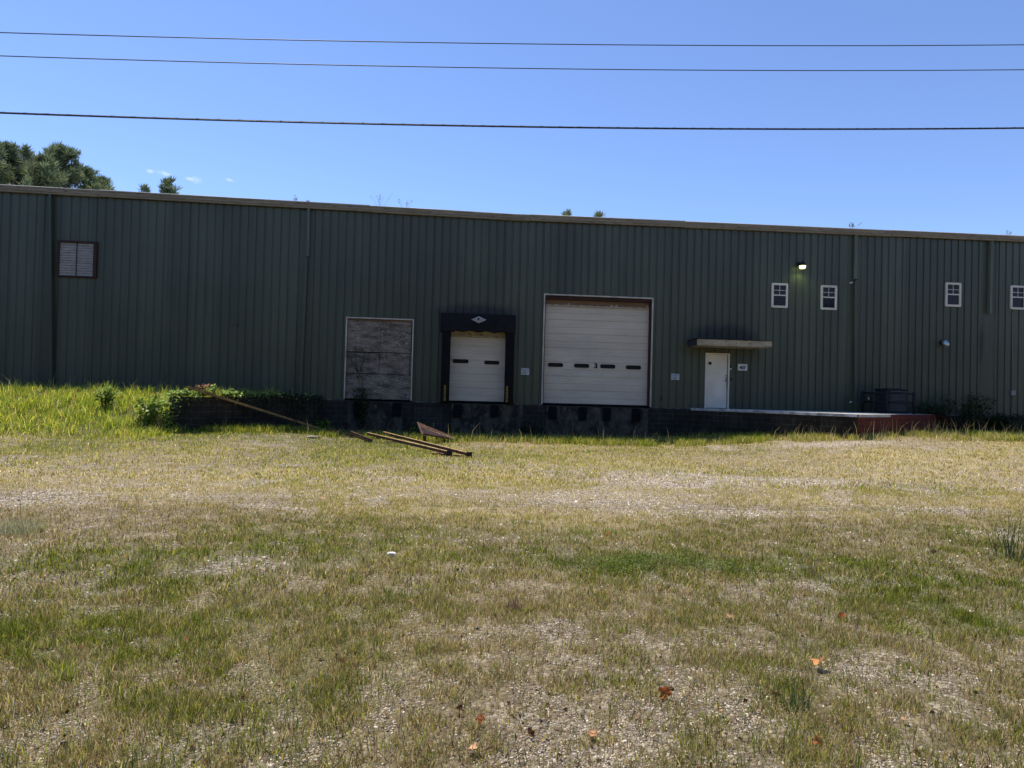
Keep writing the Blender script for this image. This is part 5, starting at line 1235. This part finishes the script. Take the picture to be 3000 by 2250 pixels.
# ------------------------------------------------------------------ fallen leaves and litter
def dead_leaf(px, py, s, col, lb, seed, tilt=.5, lobes=5, curl=.5, z=.035):
    s = s*.82; col = tuple(c_*1.25 for c_ in col); rg = np.random.default_rng(seed); p = PG(px, py, z); bm = BM(); n = 30; rot = rg.uniform(0, 6.28)
    E_ = Matrix.Translation(p) @ Matrix.Rotation(rot, 4, 'Z') @ Matrix.Rotation(tilt, 4, 'X')
    c0 = bm.verts.new(E_ @ Vector((0, 0, 0))); mid, out = [], []
    for k in range(n):
        a = 2*math.pi*k/n; r_ = s*(.62+.38*abs(math.cos(lobes*a/2+.3)))*(1-.25*(abs(a-math.pi) < .35))*rg.uniform(.92, 1.05)
        z_ = lambda q: curl*s*(q**2)*(.55+.45*math.sin(2*a+seed))
        mid.append(bm.verts.new(E_ @ Vector((math.cos(a)*r_*.55, math.sin(a)*r_*.5, z_(.55))))); out.append(bm.verts.new(E_ @ Vector((math.cos(a)*r_*(1-.15*curl), math.sin(a)*r_*.85, z_(1.0)))))
    for k in range(n):
        bm.faces.new((c0, mid[k], mid[(k+1) % n])); bm.faces.new((mid[k], out[k], out[(k+1) % n], mid[(k+1) % n]))
    e = thing('fallen_leaf', lb, 'leaf', (p.x, p.y, gz(p.x, p.y)), 0, 'dry fallen leaves in the grass')
    mt = leaf_mat('dry_leaf_%d' % seed, .35, .6, False, col); obj('leaf_blade', bm, mt, e, True)
    bm = BM(); tube(bm, [E_ @ Vector((-s*.9, 0, 0)), E_ @ Vector((-s*1.4, s*.1, s*.2))], [.0015, .001], 5); tube(bm, [E_ @ Vector((-s*.9, 0, .002)), E_ @ Vector((0, 0, .003)), E_ @ Vector((s*.7, 0, curl*s*.4))], [.0016, .0015, .0008], 5); obj('leaf_stalk', bm, M['twig'], e)
OR, DB, TN, RB = (.50, .24, .09), (.10, .045, .025), (.58, .36, .20), (.34, .11, .035)
for k, (px, py, s, col, lb, t) in enumerate((
        (2400, 1940, .066, OR, 'largest orange leaf, curled and held up above the grass at lower right', .5), (1945, 2030, .055, RB, 'curled rust orange leaf standing on edge right of centre', 1.2), (2268, 2035, .036, DB, 'dark brown curled leaf below left of the largest orange leaf', 1.2), (2470, 1808, .045, RB, 'dark rust leaf above right of the largest orange leaf', .8),
        (2565, 1812, .030, DB, 'small dark brown leaf right of the dark rust leaf', .9), (2137, 1808, .040, TN, 'flat pinkish tan leaf well left of the dark rust leaf', .2), (2395, 2170, .030, RB, 'rust leaf low near the bottom edge at right', 1.1), (2100, 2080, .028, TN, 'pale tan upright leaf left of the dark brown curled leaf', .9),
        (1408, 2108, .034, RB, 'rust brown leaf lying near the bottom centre', .7), (1548, 2145, .036, DB, 'dark folded leaf standing at the bottom centre', 1.3), (1385, 2192, .034, TN, 'pale star shaped dry leaf at the bottom edge', .3), (1345, 2080, .03, DB, 'small dark leaf left of the rust brown leaf', .8),
        (1780, 1565, .045, RB, 'rust leaf on the pale ground beyond the dark green patch', .6), (1005, 1938, .03, OR, 'thin yellow orange leaf standing left of centre', 1.2), (1205, 1762, .03, TN, 'pale orange leaf in the grass left of centre', .4), (2735, 1618, .04, DB, 'dark leaf near the right tall clump', .9), (2918, 1600, .05, DB, 'dark round leaf beside the tall clump at the right edge', .8),
        (545, 1875, .028, RB, 'small rust leaf on the left of the near yard', .6), (945, 1460, .06, TN, 'tan leaf on the gravel strip in the middle distance', .4), (2650, 2105, .024, TN, 'small pale leaf near the lower right corner', .5), (1735, 2150, .035, (.55, .28, .16), 'broad flat orange tan leaf near the bottom right of centre', .15), (2345, 1850, .02, RB, 'tiny rust leaf between the two orange leaves', .5))):
    dead_leaf(px, py, s, col, lb, 200+k, t, 5 if k % 3 else 3, .9 if t > .6 else .5, .05 if k == 0 else .03)
p = PG(1147, 1622, .03); bm = BM(); bmesh.ops.create_icosphere(bm, subdivisions=2, radius=1)
for v in bm.verts:
    k = 1+.5*(_lat[int(abs(v.co.x*11)) % 256, int(abs(v.co.y*13+v.co.z*7)) % 256]-.5); v.co = Vector((v.co.x*.04*k, v.co.y*.028*k, v.co.z*.02*k))+p
tag(obj('litter_scrap', bm, M['litter']), 'crumpled white scrap of litter in the grass left of centre', 'litter')

# ------------------------------------------------------------------ unseen wood, added behind the camera to shape the gloss on the panels
rg = np.random.default_rng(77); n = 26000
X = rg.uniform(-110, 120, n); Y = rg.uniform(-52, -42, n); top = 14+5*vnoise(X, Y*0, 7, 5)
Zc = top*rg.random(n)**.75
C3 = np.stack([X, Y, Zc], 1)
w_ = leaf_cloud('added_woods', C3, np.full(n, 2.2), np.array([[.05, .075, .03]])*rg.uniform(.6, 1.4, (n, 1)), None, seed=12, flat=3.0)
tag(w_, 'dark wood added behind the camera for the panels to reflect', 'added_woods', None, 'stuff')
